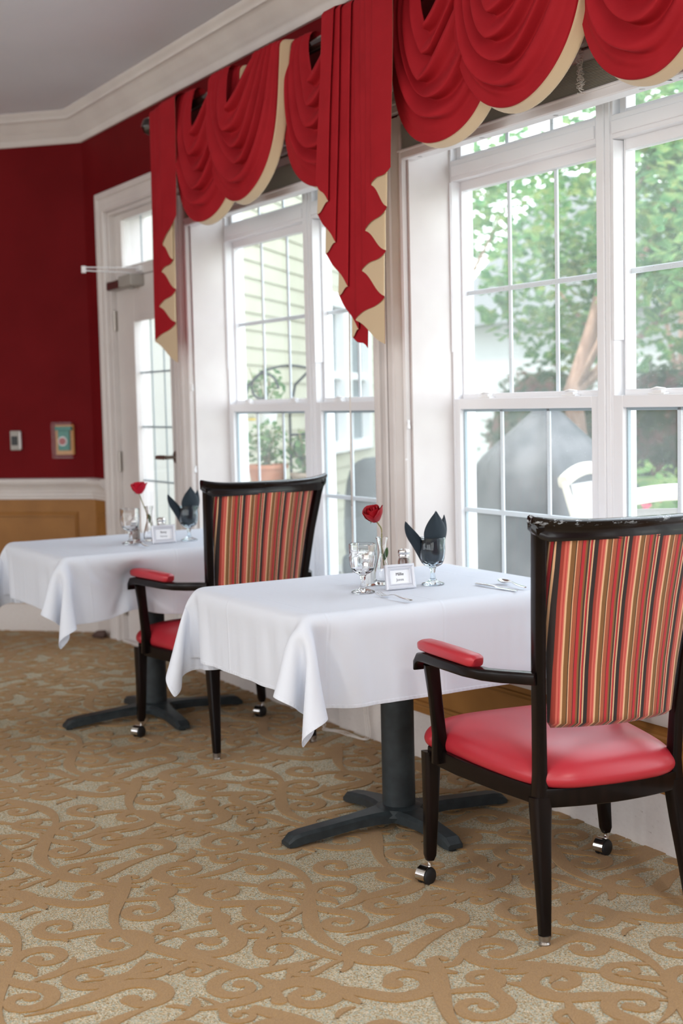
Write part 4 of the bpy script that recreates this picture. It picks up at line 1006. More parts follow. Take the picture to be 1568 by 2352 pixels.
def rose(loc, path, axis, label, m1, open_=1.0, size=1.0):
    """path: stem points from inside the vase to the bloom; axis: the way the bloom looks"""
    e = empty('rose', loc, label=label, cat='flower', group='red roses')
    b = MB(); K = 16; P = [Vector(p) for p in path]
    # Catmull-Rom through the stem points
    pts = []
    Q = [P[0] * 2 - P[1]] + P + [P[-1] * 2 - P[-2]]
    for i in range(1, len(Q) - 2):
        for k in range(6):
            t = k / 6; pts.append(0.5 * ((2 * Q[i]) + (Q[i + 1] - Q[i - 1]) * t + (2 * Q[i - 1] - 5 * Q[i] + 4 * Q[i + 1] - Q[i + 2]) * t * t + (3 * Q[i] - Q[i - 1] - 3 * Q[i + 1] + Q[i + 2]) * t ** 3))
    pts.append(P[-1]); b.tube([tuple(p) for p in pts], 0.0021, 10); b.build('stem', m_stem, e)
    top = P[-1]; ax = Vector(axis).normalized(); sx = ax.orthogonal().normalized(); sy = ax.cross(sx)
    rows_all = MB(); H = 0.052 * size
    for k in range(15):
        a0 = k * 2.4; ring_r = (0.004 + 0.0016 * k) * size; hh = H * (1.0 - 0.010 * k) ; wide = (0.55 + 0.055 * k)
        rows = []
        for i in range(11):
            t = i / 10; row = []
            rr_ = ring_r * (0.45 + 0.75 * math.sin(min(1, t * 1.25) * PI * 0.5)) * (1 + (0.34 * open_ * (max(0, t - 0.70) / 0.30) ** 1.5 * (k / 14) if k > 6 else 0) + 0.10 * math.sin(k * 2.1) * t)
            if t > 0.55: rr_ *= 1 - 0.40 * (1 - k / 14) * (t - 0.55) / 0.45
            for j in range(9):
                q = -1 + 2 * j / 8; aa = a0 + q * wide * (1 - 0.35 * max(0, t - 0.6) / 0.4 * abs(q))
                zz = hh * (t - 0.20 * abs(q) ** 2.0 * t ** 2) + 0.0014 * math.sin(9 * q + k) * t
                out_ = rr_ * (1 + 0.05 * math.sin(5 * q + k)) + 0.0005 * k / 14
                p_ = top + ax * zz + sx * (out_ * math.cos(aa)) + sy * (out_ * math.sin(aa)); row.append(tuple(p_))
            rows.append(row)
        rows_all.grid(rows)
    rows_all.build('petals', m1, e, angle=180, solid=0.0007, subsurf=1)
    b = MB(); rows = []
    for k in range(5):
        a0 = k * 2 * PI / 5; rows = []
        for i in range(7):
            t = i / 6; w = 0.005 * (1 - t) ** 0.7 + 0.0004; rr_ = (0.006 + 0.014 * t) * size; row = []
            for j in (-1, 0, 1):
                p_ = top + ax * (0.004 + 0.018 * t - 0.022 * t * t * (k % 2)) + sx * (rr_ * math.cos(a0) - w * j * math.sin(a0)) + sy * (rr_ * math.sin(a0) + w * j * math.cos(a0)); row.append(tuple(p_))
            rows.append(row)
        b.grid(rows)
    b.build('sepals', m_leafg, e, angle=180, solid=0.0006)
    return e
def rose_leaf(e, base, d, up_, L_, W_):
    base = Vector(base); d = Vector(d).normalized(); u = Vector(up_).normalized(); s_ = d.cross(u); rows = []
    for i in range(9):
        t = i / 8; w = W_ * math.sin(PI * min(1, t * 0.98 + 0.02)) ** 0.8
        rows.append([tuple(base + d * (L_ * t) + s_ * (w * q) + u * (0.25 * w * abs(q))) for q in (-1, -0.5, 0, 0.5, 1)])
    b = MB(); b.grid(rows); b.build('leaf', m_leafg, e, angle=180, solid=0.0008, subsurf=1)
def shaker(loc, label, fill_m, name):
    e = empty(name, loc, label=label, cat='shaker', group='glass shakers with chrome caps')
    f6 = lambda r, z, a: 1 - (0.035 * abs(math.sin(3 * a)) if 0.004 < z < 0.06 else 0)
    b = MB(); b.lathe([(0, 0), (0.0195, 0), (0.0205, 0.003), (0.0205, 0.045), (0.0165, 0.058), (0.0155, 0.064), (0.014, 0.064), (0.0145, 0.056), (0.0180, 0.044), (0.0180, 0.006), (0, 0.005)], n=36, fac=f6, caps=False)
    b.build('glass_body', m_clear, e, angle=30)
    b = MB(); b.lathe([(0, 0.0055), (0.0172, 0.0062), (0.0172, 0.044), (0.0148, 0.055), (0, 0.055)], n=30, fac=f6); b.build('contents', fill_m, e)
    b = MB(); b.lathe([(0.0165, 0.063), (0.0185, 0.064), (0.0178, 0.068), (0.0182, 0.072), (0.0195, 0.074), (0.0195, 0.079), (0.0165, 0.084), (0.009, 0.087), (0, 0.088)], n=30, caps=False); b.build('cap', m_chrome, e)
    return e
def name_frame(loc, rz, l1, l2, label):
    e = empty('place_card_frame', loc, rz, label=label, cat='picture frame', group='silver place card frames')
    tilt = Matrix.Rotation(math.radians(-9), 4, 'Y')
    W, H = 0.098, 0.074
    b = MB(); rings = []
    prof = [(0, -0.002), (0, 0.006), (0.003, 0.009), (0.006, 0.0095), (0.009, 0.006), (0.012, 0.0055), (0.0145, 0.007), (0.017, 0.003), (0.017, -0.002)]
    for (y, z, sy, sz) in ((-W / 2, 0, 1, 1), (W / 2, 0, -1, 1), (W / 2, H, -1, -1), (-W / 2, H, 1, -1)):
        rings.append([(p_, y + sy * o, z + sz * o) for (o, p_) in prof])
    b.loft(rings, True, False, loop=True)
    fr_ = b.build('frame', m_silver, e, angle=30); fr_.matrix_local = tilt
    b = MB()
    for k in range(40):
        y = -W / 2 + 0.013 + (W - 0.026) * (k + 0.5) / 40
        for z in (0.0125, H - 0.0125): b.lathe([(0, -0.0008), (0.0008, 0), (0, 0.0008)], (0.0068, y, z), 6)
    for k in range(28):
        z = 0.013 + (H - 0.026) * (k + 0.5) / 28
        for y in (-W / 2 + 0.0125, W / 2 - 0.0125): b.lathe([(0, -0.0008), (0.0008, 0), (0, 0.0008)], (0.0068, y, z), 6)
    q_ = b.build('beading', m_silver, e); q_.matrix_local = tilt
    b = MB(); b.box(-0.001, 0.001, -W / 2 + 0.012, W / 2 - 0.012, 0.012, H - 0.012); q_ = b.build('card', m_card, e, smooth=False); q_.matrix_local = tilt
    R_ = Matrix(((0, 0, 1, 0.0014), (1, 0, 0, 0), (0, 1, 0, 0), (0, 0, 0, 1)))
    text_obj('first_line', l1, 0.0125, m_ink, e, tilt @ Matrix.Translation((0, 0, H * 0.60)) @ R_, 0.0003)
    text_obj('second_line', l2, 0.0115, m_inkg, e, tilt @ Matrix.Translation((0, 0, H * 0.38)) @ R_, 0.0002)
    b = MB(); b.box(-0.030, -0.028, -0.012, 0.012, 0.0, 0.05); b.sweep([(-0.029, 0, 0.05), (-0.008, 0, 0.060)], (0.02, 0.002), n=8, p=6); b.build('easel_back', m_black, e)
    return e
def cutlery(name, kind, loc, rz, label):
    e = empty(name, loc, rz, label=label, cat=kind)
    b = MB()
    if kind == 'knife':
        b.sweep([(0, 0, 0.004), (0.004, 0, 0.0045), (0.05, 0, 0.005), (0.085, 0, 0.005), (0.095, 0, 0.004)], [(0.008, 0.004), (0.014, 0.006), (0.014, 0.006), (0.011, 0.005), (0.010, 0.004)], n=14, p=2.6); b.build('handle', m_steel, e)
        b = MB(); b.sweep([(0.094, 0, 0.0035), (0.11, 0.001, 0.0035), (0.16, 0.002, 0.003), (0.185, 0.001, 0.003), (0.198, -0.002, 0.003)], [(0.010, 0.003), (0.017, 0.0018), (0.018, 0.0015), (0.014, 0.0014), (0.003, 0.001)], n=12, p=2.2); b.build('blade', m_steel, e)
    else:
        hp = [(0, 0, 0.008), (0.01, 0, 0.0085), (0.05, 0, 0.009), (0.09, 0, 0.013), (0.112, 0, 0.010), (0.122, 0, 0.007)]
        b.sweep(hp, [(0.010, 0.002), (0.017, 0.003), (0.012, 0.003), (0.006, 0.003), (0.006, 0.003), (0.009, 0.002)], n=14, p=2.6); b.build('handle', m_steel, e)
        b = MB()
        if kind == 'spoon':
            rows = []
            for i in range(13):
                t = i / 12; x = 0.118 + 0.056 * t; w = 0.0185 * math.sin(PI * (t * 0.93 + 0.05)) ** 0.6 * (1.05 - 0.15 * t) + 0.001
                rows.append([(x, w * q, 0.0085 + 0.002 * t - 0.0085 * (1 - q * q) * math.sin(PI * (0.08 + 0.9 * t)) + 0.0025) for q in np.linspace(-1, 1, 11)])
            b.grid(rows); b.build('bowl', m_steel, e, angle=180, solid=0.001, subsurf=1)
        else:
            rows = []
            for i in range(6):
                t = i / 5; x = 0.120 + 0.022 * t; w = 0.004 + 0.0075 * math.sin(t * PI / 2)
                rows.append([(x, w * q, 0.008 - 0.004 * math.sin(t * PI / 2) + 0.001 * q * q) for q in np.linspace(-1, 1, 7)])
            b.grid(rows); b.build('fork_neck', m_steel, e, angle=180, solid=0.0014)
            for q in (-1, -1 / 3, 1 / 3, 1):
                b = MB(); b.sweep([(0.141, 0.0098 * q, 0.004), (0.155, 0.0102 * q, 0.0038), (0.172, 0.0102 * q, 0.006), (0.185, 0.0100 * q, 0.010)], [(0.0034, 0.0016), (0.0028, 0.0016), (0.0024, 0.0015), (0.0012, 0.001)], n=8, p=2.5); b.build('tine', m_steel, e)
    return e
# place setting on the front table
goblet(m_clear, (-3.345, -0.652, ZT), 'empty cut glass goblet on the front table, left of the name frame')
g2 = goblet(m_clear_blue, (-3.358, -0.398, ZT), 'goblet on the front table stuffed with a charcoal napkin')
napkin((-3.358, -0.398, ZT), 'charcoal napkin folded into points, in the goblet on the front table')
vase((-3.462, -0.512, ZT), 'slim clear bud vase on the front table behind the name frame')
rz_ = (-3.462, -0.512, ZT)
r1_ = rose(rz_, [(0.006, 0.010, 0.012), (0.003, 0.004, 0.06), (0.0, -0.001, 0.12), (0.0, 0.000, 0.165), (0.0, -0.010, 0.183), (0.0, -0.019, 0.194)], (0.1, -0.42, 0.9), 'deep red rosebud in the front table vase, its bloom tipped left', m_rose, 0.5, 0.98)
rose_leaf(r1_, (0.002, 0.003, 0.07), (0.1, 0.25, 0.9), (1, 0, 0), 0.045, 0.009)
shaker((-3.470, -0.556, ZT), 'salt shaker on the front table hidden partly behind the empty goblet', m_salt, 'salt_shaker')
shaker((-3.588, -0.352, ZT), 'pepper shaker on the front table behind the name frame, brown pepper showing', m_pepper, 'pepper_shaker')
name_frame((-3.335, -0.528, ZT), math.radians(-4), 'Millie', 'Jones', 'small silver frame on the front table with a card reading Millie Jones')
cutlery('dinner_fork', 'fork', (-3.085, -0.655, ZT), PI - 0.03, 'steel fork on the front tablecloth, left of the empty place')
cutlery('table_knife', 'knife', (-3.268, -0.304, ZT), 0.02, 'steel table knife beside the spoon on the front tablecloth')
cutlery('teaspoon', 'spoon', (-3.085, -0.262, ZT), PI - 0.22, 'steel spoon right of the knife on the front tablecloth')
# place setting on the rear table
goblet(m_clear, (-5.150, -0.665, ZT), 'empty cut glass goblet on the rear table, nearest its pepper shaker')
goblet(m_clear_blue, (-5.110, -0.424, ZT), 'goblet on the rear table holding a charcoal napkin, beside the striped chair')
napkin((-5.110, -0.424, ZT), 'charcoal napkin folded into points, in the goblet on the rear table', 0.1)
vase((-5.212, -0.556, ZT), 'slim clear bud vase on the rear table behind its name frame')
rv = (-5.212, -0.556, ZT)
r2_ = rose(rv, [(0.006, 0.010, 0.012), (0.003, 0.006, 0.07), (0.0, -0.012, 0.12), (0.0, -0.028, 0.162), (0.0, -0.036, 0.185), (0.0, -0.040, 0.198)], (0.05, -0.10, 0.98), 'open red rose in the rear table vase, leaning left towards the door', m_rose2, 0.9, 0.98)
rose_leaf(r2_, (0.002, 0.0, 0.075), (0.1, -0.1, 0.9), (1, 0, 0), 0.04, 0.007)
shaker((-5.262, -0.600, ZT), 'pepper shaker on the rear table tucked behind the empty goblet', m_pepper, 'pepper_shaker')
shaker((-5.290, -0.470, ZT), 'salt shaker on the rear table with only cap and shoulders above the frame', m_salt, 'salt_shaker')
name_frame((-5.080, -0.548, ZT), math.radians(-6), 'Betty', 'Nunes', 'small silver frame on the rear table with a card reading Betty Nunes')
cutlery('teaspoon', 'spoon', (-4.945, -0.675, ZT), PI - 0.10, 'steel spoon on the rear tablecloth in front of the name frame')

# ------------------------------------------------------------------ curtain rods
def rod(x0, x1, fin, brs, label):
    e = empty('curtain_rod', ((x0 + x1) / 2, -0.10, 2.638), label=label, cat='curtain rod', group='dark bronze curtain rods')
    cx = (x0 + x1) / 2
    fl = lambda r, z, a: 1 - 0.05 * abs(math.sin(9 * a))
    b = MB(); n_ = 36; rings = []
    for x in (x0, x1): rings.append([(x - cx, 0.0245 * (1 - 0.05 * abs(math.sin(4.5 * 2 * PI * j / n_))) * math.cos(2 * PI * j / n_), 0.0245 * (1 - 0.05 * abs(math.sin(4.5 * 2 * PI * j / n_))) * math.sin(2 * PI * j / n_)) for j in range(n_)])
    b.loft(rings); b.build('rod_tube', m_rod, e, angle=60)
    for (x, s_) in fin:
        b = MB(); rings = []
        for (r, d) in ((0.0, -0.002), (0.026, 0.0), (0.028, 0.008), (0.02, 0.014), (0.018, 0.02), (0.030, 0.026), (0.041, 0.038), (0.044, 0.052), (0.041, 0.067), (0.032, 0.079), (0.02, 0.086), (0.010, 0.09), (0, 0.091)):
            rings.append([(x - cx + s_ * d, r * (1 + 0.04 * math.cos(8 * a)) * math.cos(a), r * (1 + 0.04 * math.cos(8 * a)) * math.sin(a)) for a in [2 * PI * j / 32 for j in range(32)]])
        b.loft(rings); b.build('finial', m_rod, e, angle=50)
    for x in brs:
        b = MB(); b.sweep([(x - cx, 0.10, 0.03), (x - cx, 0.095, 0.03)], (0.05, 0.13), n=16, p=5)
        b.sweep([(x - cx, 0.095, 0.0), (x - cx, 0.05, -0.012), (x - cx, 0.01, -0.030), (x - cx, -0.028, -0.012), (x - cx, -0.030, 0.022), (x - cx, -0.012, 0.040)], (0.022, 0.010), up=(1, 0, 0), n=10, p=4)
        b.build('bracket', m_rod, e)
    return e
rod(-6.10, -4.225, [(-6.10, -1)], (-6.0, -4.245), 'dark bronze rod with ball finial, over the farther window by the door')
rod(-4.19, -2.30, [(-2.30, 1)], (-4.175, -2.36), 'dark bronze rod over the nearer window, almost hidden by its swags')

# ------------------------------------------------------------------ swags
ZR = 2.664
def sstep(t): t = min(1.0, max(0.0, t)); return t * t * (3 - 2 * t)
def swag(x0, x1, drop, yoff, seed, label):
    e = empty('curtain_swag', ((x0 + x1) / 2, -0.13, ZR), label=label, cat='curtain', group='red swags over the windows')
    hw = (x1 - x0) / 2; rng = random.Random(seed)
    NF = 5.0; NU, NV = 121, 190
    ph0 = rng.uniform(-0.10, 0.10); kink = [rng.uniform(-0.30, 0.30) for _ in range(9)]; jit = [rng.uniform(-0.14, 0.14) for _ in range(9)]
    def S(u, v):
        n_ = 1.15 + 0.85 * v; k = 0.90 - 0.62 * v ** 0.8
        return max(0.0, 1 - abs(u) ** n_) ** k
    def pt(u, v, lay=0.0):
        # folds that come from the left pass over those from the right: a half-step slip near the middle, different for every fold
        f0 = NF * v ** 1.05 + ph0
        i0 = int(max(0, math.floor(f0))); t0 = sstep(f0 - i0)
        kk = kink[i0 % 9] * (1 - t0) + kink[(i0 + 1) % 9] * t0; jj = jit[i0 % 9] * (1 - t0) + jit[(i0 + 1) % 9] * t0
        uu = max(-1.0, min(1.0, u + kk * (1 - u * u) * (1 - v ** 3)))
        s_ = S(uu, v)
        sh = 1 / (1 + math.exp(-(u - 0.12 + kk * 0.9) * 10))
        f = f0 - (0.50 + jj) * sh + jj * 0.5
        fr = f - math.floor(f)
        # the cloth swells outward down to a rounded lip and then tucks sharply back under it
        fold = (math.sin(0.5 * PI * min(1, fr / 0.66)) ** 1.5) if fr < 0.66 else (0.5 + 0.5 * math.cos(PI * (fr - 0.66) / 0.34))
        fade = 1 - sstep((v - 0.74) / 0.20)
        env = (0.34 + 0.66 * s_ ** 0.7) * fade
        d = drop * (0.345 + 0.655 * v ** 0.97)
        z = -d * s_ - 0.014 * fold * s_ * fade
        x = u * hw * (0.37 + 0.63 * v ** 0.9)
        belly = 0.052 * s_ ** 0.8 * (1 - 0.42 * v) + 0.010
        y = -belly - 0.040 * fold * env - yoff - lay + 0.008 * math.sin(3 * u + 4 * v + seed) * s_
        return x, y, z
    rows = []
    for i in range(NV):
        v = i / (NV - 1); row = []
        x, y, z = pt(-1, v); zz = z
        for k in range(6):
            a = PI * (6 - k) / 6 * 0.9
            row.append((x, y + 0.031 * (1 - math.cos(a)), 0.031 * math.sin(a)))
        for j in range(NU):
            u = -1 + 2 * j / (NU - 1); u = math.copysign(1 - (1 - abs(u)) ** 1.6, u)
            row.append(pt(u, v))
        x, y, z = pt(1, v)
        for k in range(1, 7):
            a = PI * k / 6 * 0.9
            row.append((x, y + 0.031 * (1 - math.cos(a)), 0.031 * math.sin(a)))
        rows.append(row)
    last = rows[-1]; cols = len(last)
    for (dy, dz) in ((0.004, -0.004), (0.009, -0.003)):
        rows.append([(p[0], p[1] + dy, p[2] + dz * (1 if 7 <= k_ < cols - 7 else 0)) for k_, p in enumerate(last)])
    b = MB(); b.grid(rows); b.build('face_fabric', m_swag, e, angle=180)
    band = []; base = rows[-1]
    for k, (w, back) in enumerate(((0.0, 0.0), (0.10, 0.008), (0.35, 0.022), (0.7, 0.034), (1.0, 0.040))):
        row = []
        for i, p in enumerate(base):
            a_, c_ = base[max(i - 1, 0)], base[min(i + 1, cols - 1)]
            tx, tz = c_[0] - a_[0], c_[2] - a_[2]; l_ = math.hypot(tx, tz) or 1
            nx, nz = tz / l_, -tx / l_
            if i < 7 or i >= cols - 7: nx, nz = (-1 if i < 7 else 1), 0
            row.append((p[0] + nx * 0.016 * math.sin(PI * 0.5 * w), p[1] + back, p[2] + nz * 0.013 * math.sin(PI * 0.5 * w)))
        band.append(row)
    b = MB(); b.grid(band); b.build('hem_band', m_lining, e, angle=180, solid=0.001)
    return e
swag(-5.755, -5.110, 0.565, 0.000, 1, 'leftmost red swag, over the farther window beside its left tail')
swag(-5.330, -4.690, 0.535, 0.034, 12, 'middle red swag of the farther window, with a full beige edge')
swag(-4.735, -4.110, 0.560, -0.022, 3, 'red swag of the farther window that tucks behind the long central tails')
swag(-3.925, -3.325, 0.541, 0.000, 14, 'red swag just right of the long central tails')
swag(-3.505, -2.895, 0.514, 0.034, 5, 'red swag second right of the central tails, overlapping its neighbour')
swag(-2.955, -2.430, 0.540, 0.000, 16, 'rightmost red swag, cut by the edge of the picture')

# ------------------------------------------------------------------ jabots (tails)
def tail(P, yf, side, flare, dy, label):
    """a cascade of stacked pleats. P: the fold points of the hem in order (x, z), front layer first; the sheet steps back by dy at every fold"""
    e = empty('curtain_tail', (P[len(P) // 2][0], -0.12, ZR), label=label, cat='curtain', group='red pleated curtain tails')
    cx = P[len(P) // 2][0]
    sec = []
    for i in range(len(P) - 1):
        y = yf + dy * i; (xa, za), (xb, zb_) = P[i], P[i + 1]; n_ = 26
        for j in range(n_ + 1):
            t = j / n_; sec.append([xa + (xb - xa) * t, y, za + (zb_ - za) * t])
    for _ in range(4):
        s2 = [list(p) for p in sec]
        for i in range(1, len(sec) - 1): s2[i] = [(sec[i - 1][k] + 2 * sec[i][k] + sec[i + 1][k]) / 4 for k in range(3)]
        sec = s2
    # the hem swings in a soft curve between folds
    for i, q in enumerate(sec):
        ph = (i % 27) / 26; q[2] += 0.006 * math.sin(2 * PI * ph) * (-1 if (i // 27) % 2 == 0 else 1)
    M_ = len(sec); NVV = 50
    def pos(i, v):
        x, y, zb = sec[i]
        return (x - cx + flare * (1 - v) + 0.003 * math.sin(5 * v + i * 0.07), y + 0.12 + (0.0008 * math.sin(3.1 * v + i * 0.13)), (zb - ZR) * v)
    rows = []
    for k in range(6):
        a = PI * (5 - k) / 5 * 0.8
        rows.append([(pos(i, 0)[0], pos(i, 0)[1] + 0.5 * (0.048 - pos(i, 0)[1]) * (1 - math.cos(a)), 0.026 * math.sin(a)) for i in range(M_)])
    for k in range(1, NVV):
        rows.append([pos(i, k / (NVV - 1)) for i in range(M_)])
    b = MB(); b.grid(rows); b.build('face_fabric', m_swag, e, angle=75)
    nrm = []
    for i in range(M_):
        a_, c_ = sec[max(i - 2, 0)], sec[min(i + 2, M_ - 1)]; tx, ty = c_[0] - a_[0], c_[1] - a_[1]; l_ = math.hypot(tx, ty) or 1
        nrm.append((ty / l_ * side, -tx / l_ * side))
    rr_ = [[(p[0] + nrm[i][0] * 0.0011, p[1] + nrm[i][1] * 0.0011, p[2] + 0.0) for i, p in enumerate(r)] for r in rows[5:]]
    b = MB(); b.grid(rr_); b.build('lining', m_lining, e, angle=75)
    return e
tail([(-5.669, 2.153), (-5.853, 2.039), (-5.746, 1.963), (-5.895, 1.921), (-5.742, 1.829), (-5.971, 1.765), (-5.78, 1.682), (-6.061, 1.606), (-5.796, 1.497)], -0.190, 1, 0.02, 0.0055,
     'narrow red tail at the far left end of the curtains, against the door')
tail([(-4.321, 2.092), (-4.24, 2.015), (-4.332, 1.979), (-4.21, 1.867), (-4.294, 1.835), (-4.154, 1.705), (-4.225, 1.68), (-4.1, 1.552), (-4.159, 1.527), (-4.057, 1.484)], -0.228, -1, 0.07, 0.0055,
     'left-hand half of the long central red tails, with small beige folds')
tail([(-3.795, 2.063), (-3.931, 2.025), (-3.838, 1.941), (-3.99, 1.881), (-3.864, 1.801), (-4.042, 1.75), (-3.893, 1.651), (-4.106, 1.585), (-3.916, 1.492)], -0.240, 1, 0.03, 0.0055,
     'right-hand half of the long central red tails, with large beige folds')

# ------------------------------------------------------------------ pleated shades
def shade(x0, x1, label):
    e = empty('pleated_shade', ((x0 + x1) / 2, -0.005, 2.30), label=label, cat='window shade', group='taupe pleated shades')
    L_ = x1 - x0; h = L_ / 2
    b = MB(); b.box(-h + 0.004, h - 0.004, -0.012, 0.034, -0.034, 0.0); b.build('headrail', m_vinyl, e, bevel=0.003, angle=30)
    b = MB(); zt, zb, K = -0.034, -0.120, 20; prof = []
    for k in range(K):
        h_ = (zb - zt) / K; prof += [(0.002, zt + h_ * k), (-0.017, zt + h_ * (k + 0.55)), (-0.015, zt + h_ * (k + 0.72)), (0.002, zt + h_ * (k + 0.80))]
    prof.append((0.002, zb))
    b.grid([[(x, y, z) for x in (-h + 0.006, 0, h - 0.006)] for (y, z) in prof]); b.build('pleated_fabric', m_shade, e, smooth=False)
    b = MB()
    pr = [(-0.022, -0.120), (-0.024, -0.124), (-0.022, -0.128), (-0.018, -0.129), (-0.018, -0.150), (-0.014, -0.154), (0.036, -0.154), (0.040, -0.150), (0.040, -0.120)]
    b.loft([[(x, y, z) for (y, z) in pr] for x in (-h, h)]); rail_ = b.build('bottom_rail', m_vinyl, e, angle=40)
    for f in (0.055, 0.27, 0.49, 0.71, 0.93):
        x = -h + L_ * f
        b = MB(); b.lathe([(0, -0.160), (0.007, -0.160), (0.009, -0.154), (0, -0.154)], (x, 0.012, 0), 12)
        b.tube([(x - 0.004, -0.0245, -0.124), (x + 0.004, -0.026, -0.145), (x + 0.010, -0.018, -0.160), (x + 0.02, -0.008, -0.163), (x + 0.028, 0.0, -0.158)], 0.0009, 6)
        b.build('cord_clip', m_clearpl, rail_)
    return e
sh1 = shade(-5.975, -4.275, 'taupe pleated shade raised above the farther window')
sh2 = shade(-4.088, -2.385, 'taupe pleated shade raised above the nearer window, cords knotted in front')
def pull_cord(pts, tassels, label, group=None, extra=None):
    o = Vector(pts[0]); e = empty('pull_cord', o, label=label, cat='cord', group=group)
    b = MB(); b.tube([tuple(Vector(p) - o) for p in pts], 0.0011, 6); b.build('cord', m_cord, e)
    for (x, y, z) in tassels:
        b = MB(); b.lathe([(0, 0), (0.0065, 0.001), (0.0075, 0.006), (0.0055, 0.014), (0.0045, 0.020), (0.0062, 0.027), (0.0055, 0.031), (0.002, 0.033), (0, 0.033)], (x - o.x, y - o.y, z - o.z), 14); b.build('tassel', m_tassel, e)
    return e
pull_cord([(-4.062, -0.018, 2.17), (-4.064, -0.016, 1.8), (-4.065, -0.016, 1.23)], [(-4.065, -0.016, 1.197)], 'thin pull cord with the higher white tassel, left jamb of the nearer window', 'tasselled pull cords')
pull_cord([(-4.074, -0.020, 2.17), (-4.077, -0.018, 1.6), (-4.078, -0.018, 1.115)], [(-4.078, -0.018, 1.082)], 'thin pull cord with the lower white tassel, left jamb of the nearer window', 'tasselled pull cords')
pull_cord([(-5.945, -0.018, 2.17), (-5.947, -0.016, 1.8), (-5.948, -0.016, 1.40)], [(-5.948, -0.016, 1.367)], 'thin pull cord with the higher white tassel, farther window', 'tasselled pull cords')
pull_cord([(-5.935, -0.020, 2.17), (-5.937, -0.018, 1.6), (-5.938, -0.018, 1.01)], [(-5.938, -0.018, 0.977)], 'thin pull cord with the lower white tassel, farther window', 'tasselled pull cords')
# long looped cord that hangs to the floor and lies there
o_ = Vector((-4.40, -0.045, 2.16)); e = empty('lift_cord', o_, label='long white cord hanging beside the central tails down to the carpet', cat='cord')
b = MB(); rng = random.Random(4)
for k in range(3):
    x = -4.400 + 0.003 * k
    pts = [(x, -0.045, 2.16), (x - 0.012, -0.05, 1.5), (x - 0.02, -0.05, 0.9), (x - 0.01, -0.052, 0.52), (x + 0.02 + 0.01 * k, -0.05, 0.30), (x + 0.015 + 0.012 * k, -0.035, 0.10), (x + 0.03 + 0.01 * k, -0.04, 0.012),
           (x - 0.03, -0.055 - 0.01 * k, 0.010), (x - 0.11, -0.05 - 0.02 * k, 0.009 + 0.002 * k), (x - 0.19, -0.085 - 0.012 * k, 0.009), (x - 0.26, -0.075 + 0.01 * k, 0.010), (x - 0.33, -0.06, 0.009 + 0.003 * k), (x - 0.37, -0.08 + 0.02 * k, 0.009)]
    P_ = [Vector(p) - o_ for p in pts]; Q = [P_[0]] + P_ + [P_[-1]]; sm = []
    for i in range(1, len(Q) - 2):
        for j in range(5):
            t = j / 5; sm.append(0.5 * ((2 * Q[i]) + (Q[i + 1] - Q[i - 1]) * t + (2 * Q[i - 1] - 5 * Q[i] + 4 * Q[i + 1] - Q[i + 2]) * t * t + (3 * Q[i] - Q[i - 1] - 3 * Q[i + 1] + Q[i + 2]) * t ** 3))
    sm.append(P_[-1]); b.tube([tuple(p) for p in sm], 0.0016, 6)
b.build('cord', m_cord, e)
# knotted lift cord in front of the nearer shade
o_ = Vector((-3.080, -0.034, 2.300)); e = empty('knotted_cord', o_, label='tangle of thin knotted cord hanging in front of the nearer shade', cat='cord')
b = MB(); pts = []; rng = random.Random(8)
for i in range(230):
    t = i / 229; z = -0.125 * t; a = i * 0.9
    pts.append((0.012 * math.cos(a * 0.93) * (0.6 + 0.4 * math.sin(i * 0.31)) + 0.016 * t * 0.6 - 0.006, -0.010 + 0.008 * math.sin(a * 1.31), z + 0.010 * math.sin(a * 0.61)))
b.tube(pts, 0.0008, 5); b.tube([(0.01, -0.004, 0.02), (0.014, -0.006, -0.02), (0.0, -0.006, -0.06)], 0.0008, 5); b.build('cord', m_cord, e)
# the small warning label on the shade's bottom rail
e = empty('warning_label', (-2.735, -0.012, 2.146), label='small printed warning label under the rail of the nearer shade', cat='label')
Rl = Matrix(((1, 0, 0, 0), (0, 1, 0, 0.0), (0, 0, 1, 0), (0, 0, 0, 1)))
b = MB(); b.box(-0.045, 0.06, 0.002, 0.030, -0.0005, 0.0); b.build('label_paper', m_card, e, smooth=False)
text_obj('warning_word', 'WARNING', 0.010, m_ink, e, Matrix.Translation((0.022, 0.022, -0.0007)) @ Matrix.Rotation(PI, 4, 'X') @ Matrix.Scale(1, 4), 0.0001)
b = MB(); b.add([(-0.037, 0.008, -0.0008), (-0.020, 0.008, -0.0008), (-0.0285, 0.024, -0.0008)], [(0, 1, 2)]); b.build('warning_triangle', m_ink, e, smooth=False)

# ------------------------------------------------------------------ things on the left wall and floor
def on_wall45(name, t, z, label, cat):
    x, y = w45(t, 0.0); e = empty(name, (x, y, z), math.radians(135), label=label, cat=cat)   # local -Y... +X runs along the wall, +Y into the wall
    return e
# local frame of the 45 degree wall: X = along -t direction, Y = out of the wall (into the room)
def frame45(e): e.rotation_euler = (0, 0, math.radians(45)); return e
e = frame45(on_wall45('card_reader', 0.482, 1.061, 'small grey card reader with black window on the dark red wall', 'card reader'))
b = MB(); b.box(-0.034, 0.034, -0.020, 0, 0, 0.114); b.build('housing', m_grey, e, bevel=0.006, angle=30)
b = MB(); b.box(-0.022, 0.016, -0.0235, -0.019, 0.030, 0.082); b.build('reader_window', m_black, e, bevel=0.001, angle=30)
b = MB(); b.box(0.027, 0.0345, -0.0215, -0.002, 0.006, 0.108); b.build('side_strip', m_tassel, e, bevel=0.002, angle=30)
e = frame45(on_wall45('alarm_call_point', 0.170, 1.012, 'green alarm call point with round red button under a clear cover', 'alarm'))
b = MB(); b.box(-0.058, 0.058, -0.012, 0, 0.02, 0.192); b.build('back_plate', m_orange, e, bevel=0.003, angle=30)
